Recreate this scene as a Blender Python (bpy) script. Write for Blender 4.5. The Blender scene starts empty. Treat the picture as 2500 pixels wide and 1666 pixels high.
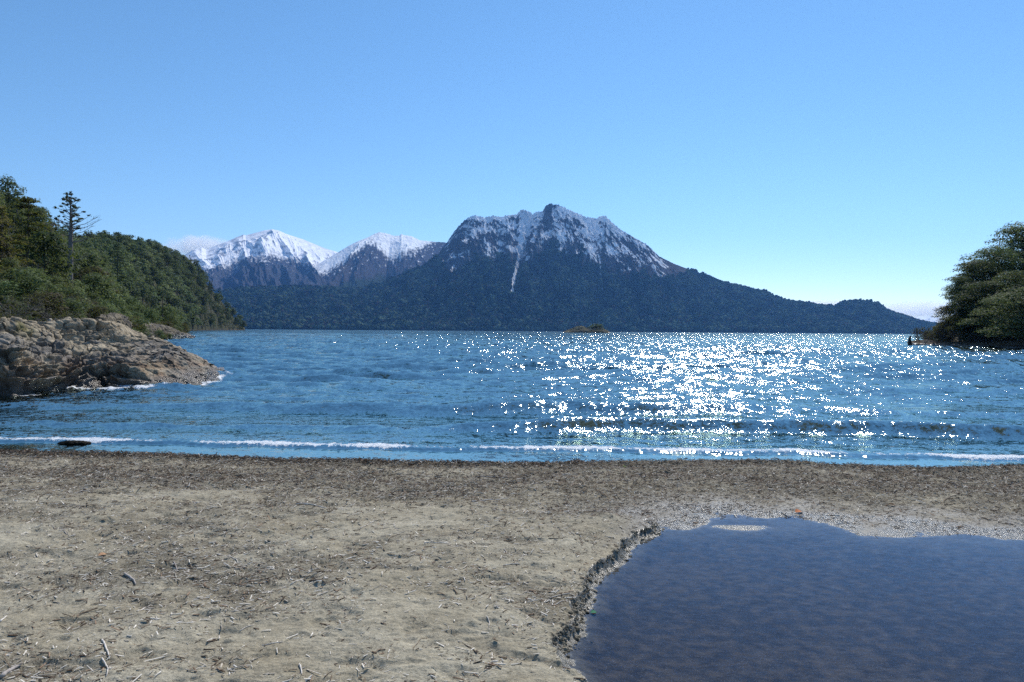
import bpy, math, random
import numpy as np
from mathutils import Vector, Matrix

# ------------------------------------------------------------------ camera
S = bpy.context.scene
ZC = 2.0                      # eye height above the lake level
FPX = 1667.0                  # focal length in pixels of the 2500 px photograph
PITCH = math.radians(-0.86)
ROLL = math.radians(0.42)
cam_d = bpy.data.cameras.new('camera')
cam = bpy.data.objects.new('camera', cam_d)
S.collection.objects.link(cam)
cam_d.sensor_width = 36.0
cam_d.lens = FPX / 2500.0 * 36.0
cam_d.clip_start = 0.1
cam_d.clip_end = 90000.0
CM = Matrix.Rotation(math.radians(90) + PITCH, 3, 'X') @ Matrix.Rotation(ROLL, 3, 'Z')
cam.matrix_world = Matrix.Translation((0, 0, ZC)) @ CM.to_4x4()
S.camera = cam
CMn = np.array(CM)

# ------------------------------------------------------------------ light
SUN_AZ, SUN_EL = math.radians(21.5), math.radians(47.0)
W = bpy.data.worlds.new('World')
S.world = W
W.use_nodes = True
wn, wl = W.node_tree.nodes, W.node_tree.links
wn.clear()
sky = wn.new('ShaderNodeTexSky')
sky.sky_type = 'NISHITA'
sky.sun_disc = False
sky.sun_elevation = SUN_EL
sky.sun_rotation = SUN_AZ
sky.altitude = 800
sky.air_density = 1.0
sky.dust_density = 0.03
sky.ozone_density = 3.0
bg = wn.new('ShaderNodeBackground')
bg.inputs['Strength'].default_value = 0.115
wo = wn.new('ShaderNodeOutputWorld')
hs = wn.new('ShaderNodeHueSaturation'); hs.inputs['Saturation'].default_value = 1.13; hs.inputs['Hue'].default_value = 0.494
wl.new(sky.outputs[0], hs.inputs['Color']); wl.new(hs.outputs[0], bg.inputs['Color'])
wl.new(bg.outputs[0], wo.inputs['Surface'])
sun_d = bpy.data.lights.new('sun', 'SUN')
sun_d.energy = 4.0
sun_d.angle = math.radians(0.53)
sun_d.color = (1.0, 0.955, 0.88)
sun = bpy.data.objects.new('sun', sun_d)
S.collection.objects.link(sun)
SV = Vector((math.sin(SUN_AZ) * math.cos(SUN_EL), math.cos(SUN_AZ) * math.cos(SUN_EL), math.sin(SUN_EL)))
sun.rotation_euler = SV.to_track_quat('Z', 'Y').to_euler()
sun.location = (300, 900, 900)
S.view_settings.view_transform = 'Standard'
S.view_settings.look = 'None'
S.view_settings.exposure = 0.28
S.view_settings.gamma = 1.0
S.render.engine = 'CYCLES'
S.cycles.max_bounces = 6
S.cycles.transparent_max_bounces = 12
S.cycles.volume_bounces = 3
S.cycles.max_bounces = 8
S.cycles.use_denoising = False
S.cycles.caustics_reflective = False
S.cycles.caustics_refractive = False

# ------------------------------------------------------------------ numeric helpers
def ray(px, py):
    """direction(s) through pixel (px, py) of the 2500 x 1666 photograph"""
    px = np.asarray(px, float); py = np.asarray(py, float)
    d = np.stack([(px - 1250.0) / FPX, (833.0 - py) / FPX, -np.ones_like(px + py)], -1)
    return d @ CMn.T
def on_plane(px, py, z=0.0):
    d = ray(px, py)
    t = (z - ZC) / d[..., 2]
    return np.stack([d[..., 0] * t, d[..., 1] * t], -1)
def azel(px, py):
    d = ray(px, py)
    return np.arctan2(d[..., 0], d[..., 1]), d[..., 2] / np.hypot(d[..., 0], d[..., 1])
def az_of(px, py=800.0):
    return float(azel(px, py)[0])

def _h(ix, iy, iz, seed):
    n = (ix.astype(np.int64) * 374761393 + iy.astype(np.int64) * 668265263 + iz.astype(np.int64) * 2147483647 + seed * 1274126177) & 0xffffffff
    n = ((n ^ (n >> 13)) * 1274126177) & 0xffffffff
    n = ((n ^ (n >> 16)) * 2246822519) & 0xffffffff
    return (n ^ (n >> 15)) & 0xffffffff
def perlin(x, y, seed=0):
    x = np.asarray(x, float); y = np.asarray(y, float)
    ix = np.floor(x); iy = np.floor(y); fx = x - ix; fy = y - iy
    u = fx * fx * fx * (fx * (fx * 6 - 15) + 10); v = fy * fy * fy * (fy * (fy * 6 - 15) + 10)
    z = np.zeros_like(ix)
    def g(a, b):
        an = _h(ix + a, iy + b, z, seed) * (2 * math.pi / 4294967296.0)
        return np.cos(an) * (fx - a) + np.sin(an) * (fy - b)
    return ((g(0, 0) * (1 - u) + g(1, 0) * u) * (1 - v) + (g(0, 1) * (1 - u) + g(1, 1) * u) * v) * 1.5
def fbm(x, y, o=5, seed=0, gain=0.5, lac=2.03):
    s = 0; a = 1.0; t = 0
    for k in range(o):
        s = s + a * perlin(x * lac ** k + 17.3 * k, y * lac ** k - 9.1 * k, seed + k); t += a; a *= gain
    return s / t * 1.3
def ridged(x, y, o=5, seed=0, gain=0.55, lac=2.05):
    s = 0; a = 1.0; t = 0; w = 1.0
    for k in range(o):
        n = 1 - np.abs(perlin(x * lac ** k + 5.3 * k, y * lac ** k + 3.7 * k, seed + k)) * 1.6
        n = np.clip(n, 0, 1) ** 2 * w
        w = np.clip(n * 1.6, 0.25, 1)
        s = s + a * n; t += a; a *= gain
    return s / t
def noise3(x, y, z, seed=0):
    ix = np.floor(x); iy = np.floor(y); iz = np.floor(z); fx = x - ix; fy = y - iy; fz = z - iz
    u = fx * fx * (3 - 2 * fx); v = fy * fy * (3 - 2 * fy); w = fz * fz * (3 - 2 * fz)
    def g(a, b, c):
        return _h(ix + a, iy + b, iz + c, seed) / 2147483648.0 - 1.0
    x0 = (g(0, 0, 0) * (1 - u) + g(1, 0, 0) * u) * (1 - v) + (g(0, 1, 0) * (1 - u) + g(1, 1, 0) * u) * v
    x1 = (g(0, 0, 1) * (1 - u) + g(1, 0, 1) * u) * (1 - v) + (g(0, 1, 1) * (1 - u) + g(1, 1, 1) * u) * v
    return x0 * (1 - w) + x1 * w
def fbm3(x, y, z, o=4, seed=0, gain=0.5):
    s = 0; a = 1.0; t = 0
    for k in range(o):
        f = 2.04 ** k
        s = s + a * noise3(x * f + 11.1 * k, y * f + 4.7 * k, z * f - 7.7 * k, seed + k); t += a; a *= gain
    return s / t
def worley3(x, y, z, seed=0):
    ix, iy, iz = np.floor(x), np.floor(y), np.floor(z)
    f1 = np.full(x.shape, 9.0); f2 = f1.copy(); idr = np.zeros(x.shape)
    for a in (-1, 0, 1):
        for b in (-1, 0, 1):
            for c in (-1, 0, 1):
                h = _h(ix + a, iy + b, iz + c, seed)
                jx = (h & 1023) / 1023.0; jy = ((h >> 10) & 1023) / 1023.0; jz = ((h >> 20) & 1023) / 1023.0
                d = np.sqrt((ix + a + jx - x) ** 2 + (iy + b + jy - y) ** 2 + (iz + c + jz - z) ** 2)
                n = d < f1
                f2 = np.where(n, f1, np.minimum(f2, d)); idr = np.where(n, ((h >> 5) & 4095) / 4095.0, idr); f1 = np.where(n, d, f1)
    return f1, f2, idr
def sst(a, b, x):
    t = np.clip((x - a) / (b - a), 0, 1)
    return t * t * (3 - 2 * t)
def lerp(a, b, t):
    return a + (b - a) * t
def mixc(a, b, t):
    t = np.asarray(t)[..., None]
    return np.asarray(a) * (1 - t) + np.asarray(b) * t
def gauss1(a, n):
    k = np.exp(-0.5 * (np.arange(-3 * n, 3 * n + 1) / n) ** 2); k /= k.sum()
    return np.convolve(np.pad(a, 3 * n, mode='edge'), k, mode='valid')

def mesh_np(name, V, F, col=None, extra=None, smooth=True):
    V = np.asarray(V, np.float32).reshape(-1, 3); F = np.asarray(F, np.int32)
    me = bpy.data.meshes.new(name)
    n, k = F.shape
    me.vertices.add(len(V)); me.vertices.foreach_set('co', V.ravel())
    me.loops.add(n * k); me.loops.foreach_set('vertex_index', F.ravel())
    me.polygons.add(n)
    me.polygons.foreach_set('loop_start', np.arange(0, n * k, k, dtype=np.int32))
    me.polygons.foreach_set('loop_total', np.full(n, k, np.int32))
    me.polygons.foreach_set('use_smooth', np.full(n, smooth, bool))
    me.update(calc_edges=True)
    if col is not None:
        c = np.ones((len(V), 4), np.float32); c[:, :3] = np.asarray(col, np.float32).reshape(-1, 3)
        a = me.attributes.new('col', 'FLOAT_COLOR', 'POINT'); a.data.foreach_set('color', c.ravel())
    for key, val in (extra or {}).items():
        a = me.attributes.new(key, 'FLOAT', 'POINT'); a.data.foreach_set('value', np.asarray(val, np.float32).ravel())
    me.validate()
    return me
def grid_faces(nr, nc, flip=False):
    i = np.arange(nr - 1)[:, None] * nc + np.arange(nc - 1)[None, :]
    f = np.stack([i, i + 1, i + nc + 1, i + nc], -1).reshape(-1, 4)
    return f[:, ::-1] if flip else f

COL = S.collection
def link(name, me, m=None, parent=None, label=None, cat=None, group=None, kind=None, loc=None):
    o = bpy.data.objects.new(name, me)
    COL.objects.link(o)
    if m is not None:
        me.materials.append(m)
    if parent is not None:
        o.parent = parent
    if loc is not None:
        o.location = loc
    for k, v in (('label', label), ('category', cat), ('group', group), ('kind', kind)):
        if v: o[k] = v
    return o
def empty(name, loc, rz=0.0, label=None, cat=None, group=None):
    o = link(name, None, label=label, cat=cat, group=group, loc=loc)
    o.rotation_euler = (0, 0, rz)
    o.empty_display_size = 0.2
    return o
def dup(root, loc, rz, sc, label=None, group=None, cat=None):
    r = root.copy(); COL.objects.link(r)
    r.location = loc; r.rotation_euler = (0, 0, rz); r.scale = sc
    if label: r['label'] = label
    if group: r['group'] = group
    if cat: r['category'] = cat
    for ch in list(root.children):
        c = ch.copy(); COL.objects.link(c); c.parent = r
    return r

# ------------------------------------------------------------------ node helper
class NT:
    def __init__(s, name):
        s.m = bpy.data.materials.new(name); s.m.use_nodes = True
        s.t = s.m.node_tree; s.t.nodes.clear()
        s.out = s.t.nodes.new('ShaderNodeOutputMaterial')
    def n(s, typ, ins=None, **kw):
        nd = s.t.nodes.new('ShaderNode' + typ)
        for k, v in kw.items(): setattr(nd, k, v)
        for k, v in (ins or {}).items():
            sock = nd.inputs[k]
            if isinstance(v, bpy.types.NodeSocket): s.t.links.new(v, sock)
            else: sock.default_value = v
        return nd
    def attr(s, name, out='Color'):
        return s.n('Attribute', attribute_name=name).outputs[out]
    def math(s, op, a, b=0.0, c=None):
        nd = s.t.nodes.new('ShaderNodeMath'); nd.operation = op
        for i, v in enumerate((a, b, c)):
            if v is None: continue
            if isinstance(v, bpy.types.NodeSocket): s.t.links.new(v, nd.inputs[i])
            else: nd.inputs[i].default_value = v
        return nd.outputs[0]
    def mix(s, f, a, b, typ='RGBA', blend='MIX'):
        nd = s.t.nodes.new('ShaderNodeMix'); nd.data_type = typ
        if typ == 'RGBA': nd.blend_type = blend; ia, ib, oo = 6, 7, 2
        else: ia, ib, oo = 2, 3, 0
        for i, v in ((0, f), (ia, a), (ib, b)):
            if isinstance(v, bpy.types.NodeSocket): s.t.links.new(v, nd.inputs[i])
            elif isinstance(v, tuple) and len(v) == 3: nd.inputs[i].default_value = (*v, 1)
            else: nd.inputs[i].default_value = v
        return nd.outputs[oo]
    def noise(s, vec, scale, detail=4, rough=0.55, dist=0.0, out=0):
        return s.n('TexNoise', {'Vector': vec, 'Scale': scale, 'Detail': detail, 'Roughness': rough, 'Distortion': dist}).outputs[out]
    def ramp(s, f, lo, hi):
        return s.n('MapRange', {'Value': f, 'From Min': lo, 'From Max': hi}, interpolation_type='SMOOTHSTEP').outputs[0]
    def pos(s):
        return s.n('NewGeometry').outputs['Position']
    def obj(s):
        return s.n('TexCoord').outputs['Object']
    def scale(s, v, sc):
        return s.n('Mapping', {'Vector': v, 'Scale': sc}).outputs[0]
    def bump(s, h, dist, strength=1.0, normal=None):
        ins = {'Height': h, 'Distance': dist, 'Strength': strength}
        if normal is not None: ins['Normal'] = normal
        return s.n('Bump', ins).outputs[0]
    def surf(s, sh):
        s.t.links.new(sh, s.out.inputs['Surface']); return s.m

def mat_attr(name, rough=0.9, nscale=None, namp=0.3, bump=None, spec=0.3):
    """colour from the mesh attribute 'col', broken up by procedural noise"""
    T = NT(name); c = T.attr('col')
    if nscale:
        f = T.noise(T.pos(), nscale, 5, 0.65)
        v = T.n('MapRange', {'Value': f, 'From Min': 0.3, 'From Max': 0.7, 'To Min': 1 - namp, 'To Max': 1 + namp}).outputs[0]
        c = T.n('VectorMath', {0: c, 'Scale': v}, operation='SCALE').outputs[0]
    ins = {'Base Color': c, 'Roughness': rough, 'Specular IOR Level': spec}
    if bump:
        ins['Normal'] = T.bump(T.noise(T.pos(), bump[0], 6, 0.65), bump[1])
    return T.surf(T.n('BsdfPrincipled', ins).outputs[0])
def mat_leaf(name):
    T = NT(name); c = T.attr('col')
    r = T.n('ObjectInfo').outputs['Random']
    v = T.n('MapRange', {'Value': r, 'To Min': 0.7, 'To Max': 1.35}).outputs[0]
    c = T.n('VectorMath', {0: c, 'Scale': v}, operation='SCALE').outputs[0]
    hs = T.n('MapRange', {'Value': T.math('FRACT', T.math('MULTIPLY', r, 17.0)), 'To Min': 0.488, 'To Max': 0.53}).outputs[0]
    c = T.n('HueSaturation', {'Color': c, 'Hue': hs, 'Saturation': 0.95}).outputs[0]
    p = T.n('BsdfPrincipled', {'Base Color': c, 'Roughness': 0.65, 'Specular IOR Level': 0.12}).outputs[0]
    tr = T.n('BsdfTranslucent', {'Color': T.mix(0.5, c, (0.17, 0.21, 0.04))}).outputs[0]
    return T.surf(T.n('MixShader', {0: 0.42, 1: p, 2: tr}).outputs[0])

# ------------------------------------------------------------------ polylines traced at their real distances
def interp(pts, x):
    p = np.array(pts, float); return np.interp(x, p[:, 0], p[:, 1])
def seg_dist(P, L):
    """distance from points P (n,2) to polyline L"""
    d = np.full(len(P), 1e9)
    for a, b in zip(L[:-1], L[1:]):
        ab = b - a; t = np.clip(((P - a) @ ab) / (ab @ ab + 1e-12), 0, 1)
        q = P - (a + t[:, None] * ab)
        d = np.minimum(d, np.hypot(q[:, 0], q[:, 1]))
    return d
def inside(P, poly):
    x, y = P[:, 0], P[:, 1]; c = np.zeros(len(P), bool)
    for (x0, y0), (x1, y1) in zip(poly, np.roll(poly, -1, 0)):
        k = ((y0 > y) != (y1 > y)) & (x < (x1 - x0) * (y - y0) / (y1 - y0 + 1e-12) + x0)
        c ^= k
    return c

# ------------------------------------------------------------------ ground: beach, bed of the pool, lake bed
ZP = 0.120                                   # level of the beach pool
crest_px = np.array([(-900, 1092), (-400, 1098), (0, 1105), (319, 1110), (637, 1121), (956, 1131), (1275, 1134), (1594, 1128), (1859, 1126),
                     (2072, 1137), (2284, 1145), (2500, 1139), (2900, 1140), (3500, 1150)], float)
crest_w = on_plane(crest_px[:, 0], crest_px[:, 1], 0.13)
bank_px = np.array([(1601, 1267), (1586, 1283), (1550, 1293), (1519, 1318), (1494, 1349), (1453, 1374), (1427, 1410), (1422, 1441), (1397, 1466),
                    (1402, 1502), (1366, 1538), (1343, 1558), (1361, 1594), (1382, 1624), (1422, 1660), (1437, 1700), (1490, 1800), (1600, 1950), (1900, 2400)], float)
bank_w = on_plane(bank_px[:, 0], bank_px[:, 1], 0.20)
far_px = np.array([(1601, 1267), (1610, 1288), (1640, 1294), (1698, 1290), (1728, 1275), (1733, 1265), (1810, 1263), (1937, 1265), (2024, 1277), (2065, 1295),
                   (2101, 1308), (2192, 1311), (2269, 1311), (2345, 1303), (2447, 1316), (2560, 1322), (2800, 1335), (3400, 1380)], float)
far_w = on_plane(far_px[:, 0], far_px[:, 1], ZP)
far_w[0] = bank_w[0]
pool_poly = np.vstack([bank_w[::-1], far_w[1:], [[9.0, 3.0], [6.0, 0.5]]])
isle_c = on_plane(1812, 1289, ZP); 

def shore_y(x):
    yc = np.interp(x, crest_w[:, 0], crest_w[:, 1])
    return yc + np.clip(-13 - x, 0, 12) * 0.9 + np.clip(x - 14, 0, 40) * 0.25
def beach(x, y):
    """height, wetness, inside-the-pool mask of the ground"""
    P = np.stack([x, y], -1)
    s = y - shore_y(x) + 0.05 * fbm(x * 2.1, y * 1.1, 3, 5)         # metres lakeward of the berm
    land = 0.135 + 0.115 * sst(0.2, 4.0, -s) + 0.02 * fbm(x * 0.35, y * 0.5, 3, 1) + 0.00 * x
    near = np.hypot(x, y) < 40
    small = np.where(near, 1.0, 0.0)
    lumps = 0.024 * fbm(x * 1.7, y * 2.3, 4, 2) + 0.009 * fbm(x * 6, y * 8, 3, 3)
    pits = ridged(x * 2.2 + 0.4 * y, y * 3.1, 3, 8)
    lumps = lumps - 0.023 * sst(0.62, 0.95, fbm(x * 3.3, y * 4.7, 3, 12) * 0.6 + 0.6) + 0.004 * pits
    lumps = lumps + 0.004 * fbm(x * 24, y * 28, 3, 30)
    land = land + small * lumps
    wrack = np.exp(-((s + 0.10) / 0.10) ** 2) * (0.5 + 0.5 * fbm(x * 1.1, y * 0, 3, 31))
    land = land + small * wrack * (0.035 + 0.02 * fbm(x * 9, y * 14, 3, 33))
    lake = 0.135 - 0.20 * np.clip(s, 0, 1.0) - 0.075 * np.clip(s - 1.0, 0, 60)
    z = np.where(s > 0, np.maximum(lake, -5.0), land)
    wet = sst(0.05, 0.35, s)
    pool = np.zeros(len(x), bool)
    k = (np.abs(x) < 14) & (y > -3) & (y < 12) & near
    if k.any():
        Q = P[k]
        dB = seg_dist(Q, bank_w); dF = seg_dist(Q, far_w); ins = inside(Q, pool_poly)
        xx, yy = Q[:, 0], Q[:, 1]
        dBs = np.where(ins, -dB, dB) + 0.035 * fbm(xx * 4, yy * 4, 3, 40) + 0.007 * fbm(xx * 12, yy * 12, 3, 42)
        zl = z[k] - 0.055 * np.exp(-dB / 0.30) * (yy < bank_w[0, 1] + 0.3)
        # sheltered flat beside the far edge of the pool
        nf = 0.010 * fbm(xx * 2.5, yy * 4, 4, 50) + 0.004 * fbm(xx * 16, yy * 22, 3, 51)
        ramp = ZP + 0.002 + 0.012 * np.clip(dF, 0, 1.0) + 0.10 * np.clip(dF - 1.0, 0, 3) ** 1.2 + nf
        left = np.clip((np.interp(yy, bank_w[::-1, 1], bank_w[::-1, 0]) - xx) * 2.5, 0, 1) * sst(bank_w[0, 1] + 0.55, bank_w[0, 1] + 0.1, yy)
        zo = np.where(ins, zl, np.minimum(zl, np.maximum(ramp, lerp(ramp, zl, left))))
        wfar = (1 - sst(0.15, 1.25, dF + 0.5 * fbm(xx * 1.6, yy * 2.4, 4, 52))) * (1 - left)
        # bed
        db = np.clip(-dBs, 0, None)
        zb = ZP + 0.012 - 0.085 * sst(-0.02, 0.42, db) + 0.008 * fbm(xx * 11, yy * 11, 3, 43)
        zf = ZP - 0.06 * np.clip(dF, 0, 1) ** 0.8 + nf * np.clip(1 - dF * 1.2, 0.15, 1)
        e = np.hypot((xx - isle_c[0]) / 0.26, (yy - isle_c[1]) / 0.10)
        zi = ZP + 0.012 - 0.014 * e + nf
        bed = np.maximum(np.maximum(zb, zf), np.where(e < 4, zi, -9)) + 0.002 * fbm(xx * 20, yy * 20, 2, 55)
        zland = np.where(dB < dF, np.minimum(zl, 9), zo)
        isin = ins | ((dB < 0.06) & (dBs < 0))
        isin = isin & ~((dBs > 0) & (dB < 0.06))
        wall = np.clip(sst(-0.060, 0.006, dBs) + 0.15 * fbm(xx * 22, yy * 22, 3, 44) * np.exp(-((dBs + 0.04) / 0.03) ** 2), 0, 1)
        lip = np.where(dBs > 0, 0.012 * np.exp(-(dBs / 0.06) ** 2) * fbm(xx * 14, yy * 14, 2, 57), 0)
        zfin = np.where(isin | ((dB < 0.10) & (dBs < 0.004)), lerp(np.minimum(bed, zl), np.maximum(zl, bed), np.where(dB < 0.12, wall, 0.0)), zo + lip)
        z[k] = zfin
        w = np.where(isin, 1.0, wfar); wet[k] = np.maximum(wet[k], w)
        pool[k] = isin
    # land behind the photographer
    z = z + np.clip(-y - 2, 0, 400) * 0.02 + 0.6 * np.clip((-y - 20) / 60, 0, 3) * (1 + fbm(x * 0.02, y * 0.02, 3, 60))
    return z, wet, pool, s

fine = np.linspace(math.radians(-45), math.radians(45), 1180)
coarse = np.radians(np.arange(50, 311, 5.0))
AZ = np.concatenate([fine, coarse, [fine[0] + 2 * math.pi]])
R = np.concatenate([np.linspace(0.02, 2.2, 12), 1 / np.linspace(1 / 2.3, 1 / 12.6, 760), np.geomspace(13, 60, 60), np.geomspace(65, 11000, 50)])
A2, R2 = np.meshgrid(AZ, R)
gx, gy = (R2 * np.sin(A2)).ravel(), (R2 * np.cos(A2)).ravel()
gz, gw, gp_, gs = beach(gx, gy)
kb = np.where((np.abs(gx) < 6) & (gy > 1) & (gy < 9))[0]
db_ = seg_dist(np.stack([gx[kb], gy[kb]], -1), bank_w); kb = kb[db_ < 0.16]; db_ = db_[db_ < 0.16]
am = 0.015 * sst(0.16, 0.06, db_); q1, q2, q3 = gx[kb] * 26, gy[kb] * 26, gz[kb] * 42
gx[kb] += am * (fbm3(q1, q2, q3, 3, 61) + 0.5 * np.sin(q3 * 1.5)); gy[kb] += am * fbm3(q1, q2, q3 + 9, 3, 62); gz[kb] += 0.5 * am * fbm3(q1 * 1.4, q2 * 1.4, q3, 3, 63)
# litter density: where the beach is dark with twigs and chips
def litter_map(x, y, s):
    n = fbm(x * 0.55 + 3, y * 0.9, 4, 70) * 0.5 + fbm(x * 2.3, y * 4.1, 4, 71) * 0.35
    d = 0.38 + 1.35 * n
    d = d + 0.55 * np.exp(-((s + 1.3) / 1.5) ** 2) + 0.7 * np.exp(-((s + 0.15) / 0.22) ** 2)
    d = d + 0.25 * sst(0, 6, x) * np.exp(-((s + 1.6) / 1.6) ** 2)
    d = d + 0.22 * np.exp(-((x + 2.2) / 1.6) ** 2 - ((y - 4.6) / 0.9) ** 2) - 0.3 * np.exp(-((x + 0.6) / 1.3) ** 2 - ((y - 3.6) / 0.5) ** 2)
    return np.clip(d, 0.02, 1.3)
lit = litter_map(gx, gy, gs)
sandc = mixc((0.29, 0.25, 0.175), (0.40, 0.36, 0.27), np.clip(0.5 + 0.9 * fbm(gx * 1.3, gy * 2.0, 5, 80), 0, 1))
sandc = mixc(sandc, (0.115, 0.098, 0.068), 0.55 * sst(0.35, 0.95, lit + 0.35 * fbm(gx * 5, gy * 8, 4, 81)))
bot = mixc((0.040, 0.032, 0.027), (0.120, 0.092, 0.062), np.clip(0.40 + 0.5 * fbm(gx * 0.8, gy * 1.2, 3, 83) + 1.2 * fbm(gx * 9, gy * 12, 5, 85), 0, 1))
bot = mixc(bot, (0.20, 0.18, 0.14), sst(0.035, 0.0, ZP - gz + 0.012 * fbm(gx * 3, gy * 4, 3, 84)) * 0.8)
sandc = np.where(gp_[:, None], bot, sandc)
gloss_w = gw * np.where(gs > 0, sst(-0.05, 0.0, gz), sst(ZP - 0.006, ZP + 0.001, gz))
wetc = mixc((0.12, 0.105, 0.08), (0.08, 0.07, 0.055), np.clip(0.5 + fbm(gx * 3, gy * 5, 4, 82), 0, 1))
sandc = mixc(sandc, wetc, np.where(gp_, 0, gw))
Fg = grid_faces(len(R), len(AZ), flip=True)
T = NT('beach_sand')
c = T.attr('col'); wetf = T.attr('wet', 'Fac'); P_ = T.pos()
g1 = T.noise(P_, 260, 2, 0.7); g2 = T.noise(P_, 70, 5, 0.75); g3 = T.noise(T.scale(P_, (1, 1.6, 1)), 14, 6, 0.7)
v = T.math('ADD', T.math('MULTIPLY', g2, 0.9), T.math('MULTIPLY', g1, 0.7)); v = T.math('ADD', v, T.math('MULTIPLY', g3, 0.8))
v = T.n('MapRange', {'Value': v, 'From Min': 0.85, 'From Max': 1.55, 'To Min': 0.35, 'To Max': 1.65}).outputs[0]
c = T.n('VectorMath', {0: c, 'Scale': v}, operation='SCALE').outputs[0]
litf = T.attr('lit', 'Fac')
sp = T.ramp(T.math('ADD', T.noise(T.scale(P_, (1.0, 1.4, 1)), 105, 3, 0.9), T.math('MULTIPLY', litf, 0.05)), 0.60, 0.67)
c = T.mix(T.math('MULTIPLY', sp, 0.75), c, (0.5, 0.46, 0.38))
dk = T.ramp(T.math('ADD', T.noise(T.scale(P_, (1.0, 1.9, 1)), 62, 4, 0.85), T.math('MULTIPLY', litf, 0.09)), 0.57, 0.66)
c = T.mix(T.math('MULTIPLY', dk, 0.75), c, (0.035, 0.026, 0.018))
hb = T.math('ADD', T.math('MULTIPLY', g2, 0.006), T.math('MULTIPLY', g3, 0.016))
nb = T.bump(T.math('ADD', hb, T.math('MULTIPLY', g1, 0.0015)), 1.0, 0.9)
M_sand = T.surf(T.n('BsdfPrincipled', {'Base Color': c, 'Normal': nb,
    'Roughness': T.n('MapRange', {'Value': wetf, 'To Min': 0.95, 'To Max': 0.27}).outputs[0],
    'Specular IOR Level': T.n('MapRange', {'Value': wetf, 'To Min': 0.15, 'To Max': 0.5}).outputs[0]}).outputs[0])
link('ground', mesh_np('ground', np.stack([gx, gy, gz], -1), Fg, sandc, {'wet': gloss_w, 'lit': np.where(gp_, 0, lit)}), M_sand, kind='structure')

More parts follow.
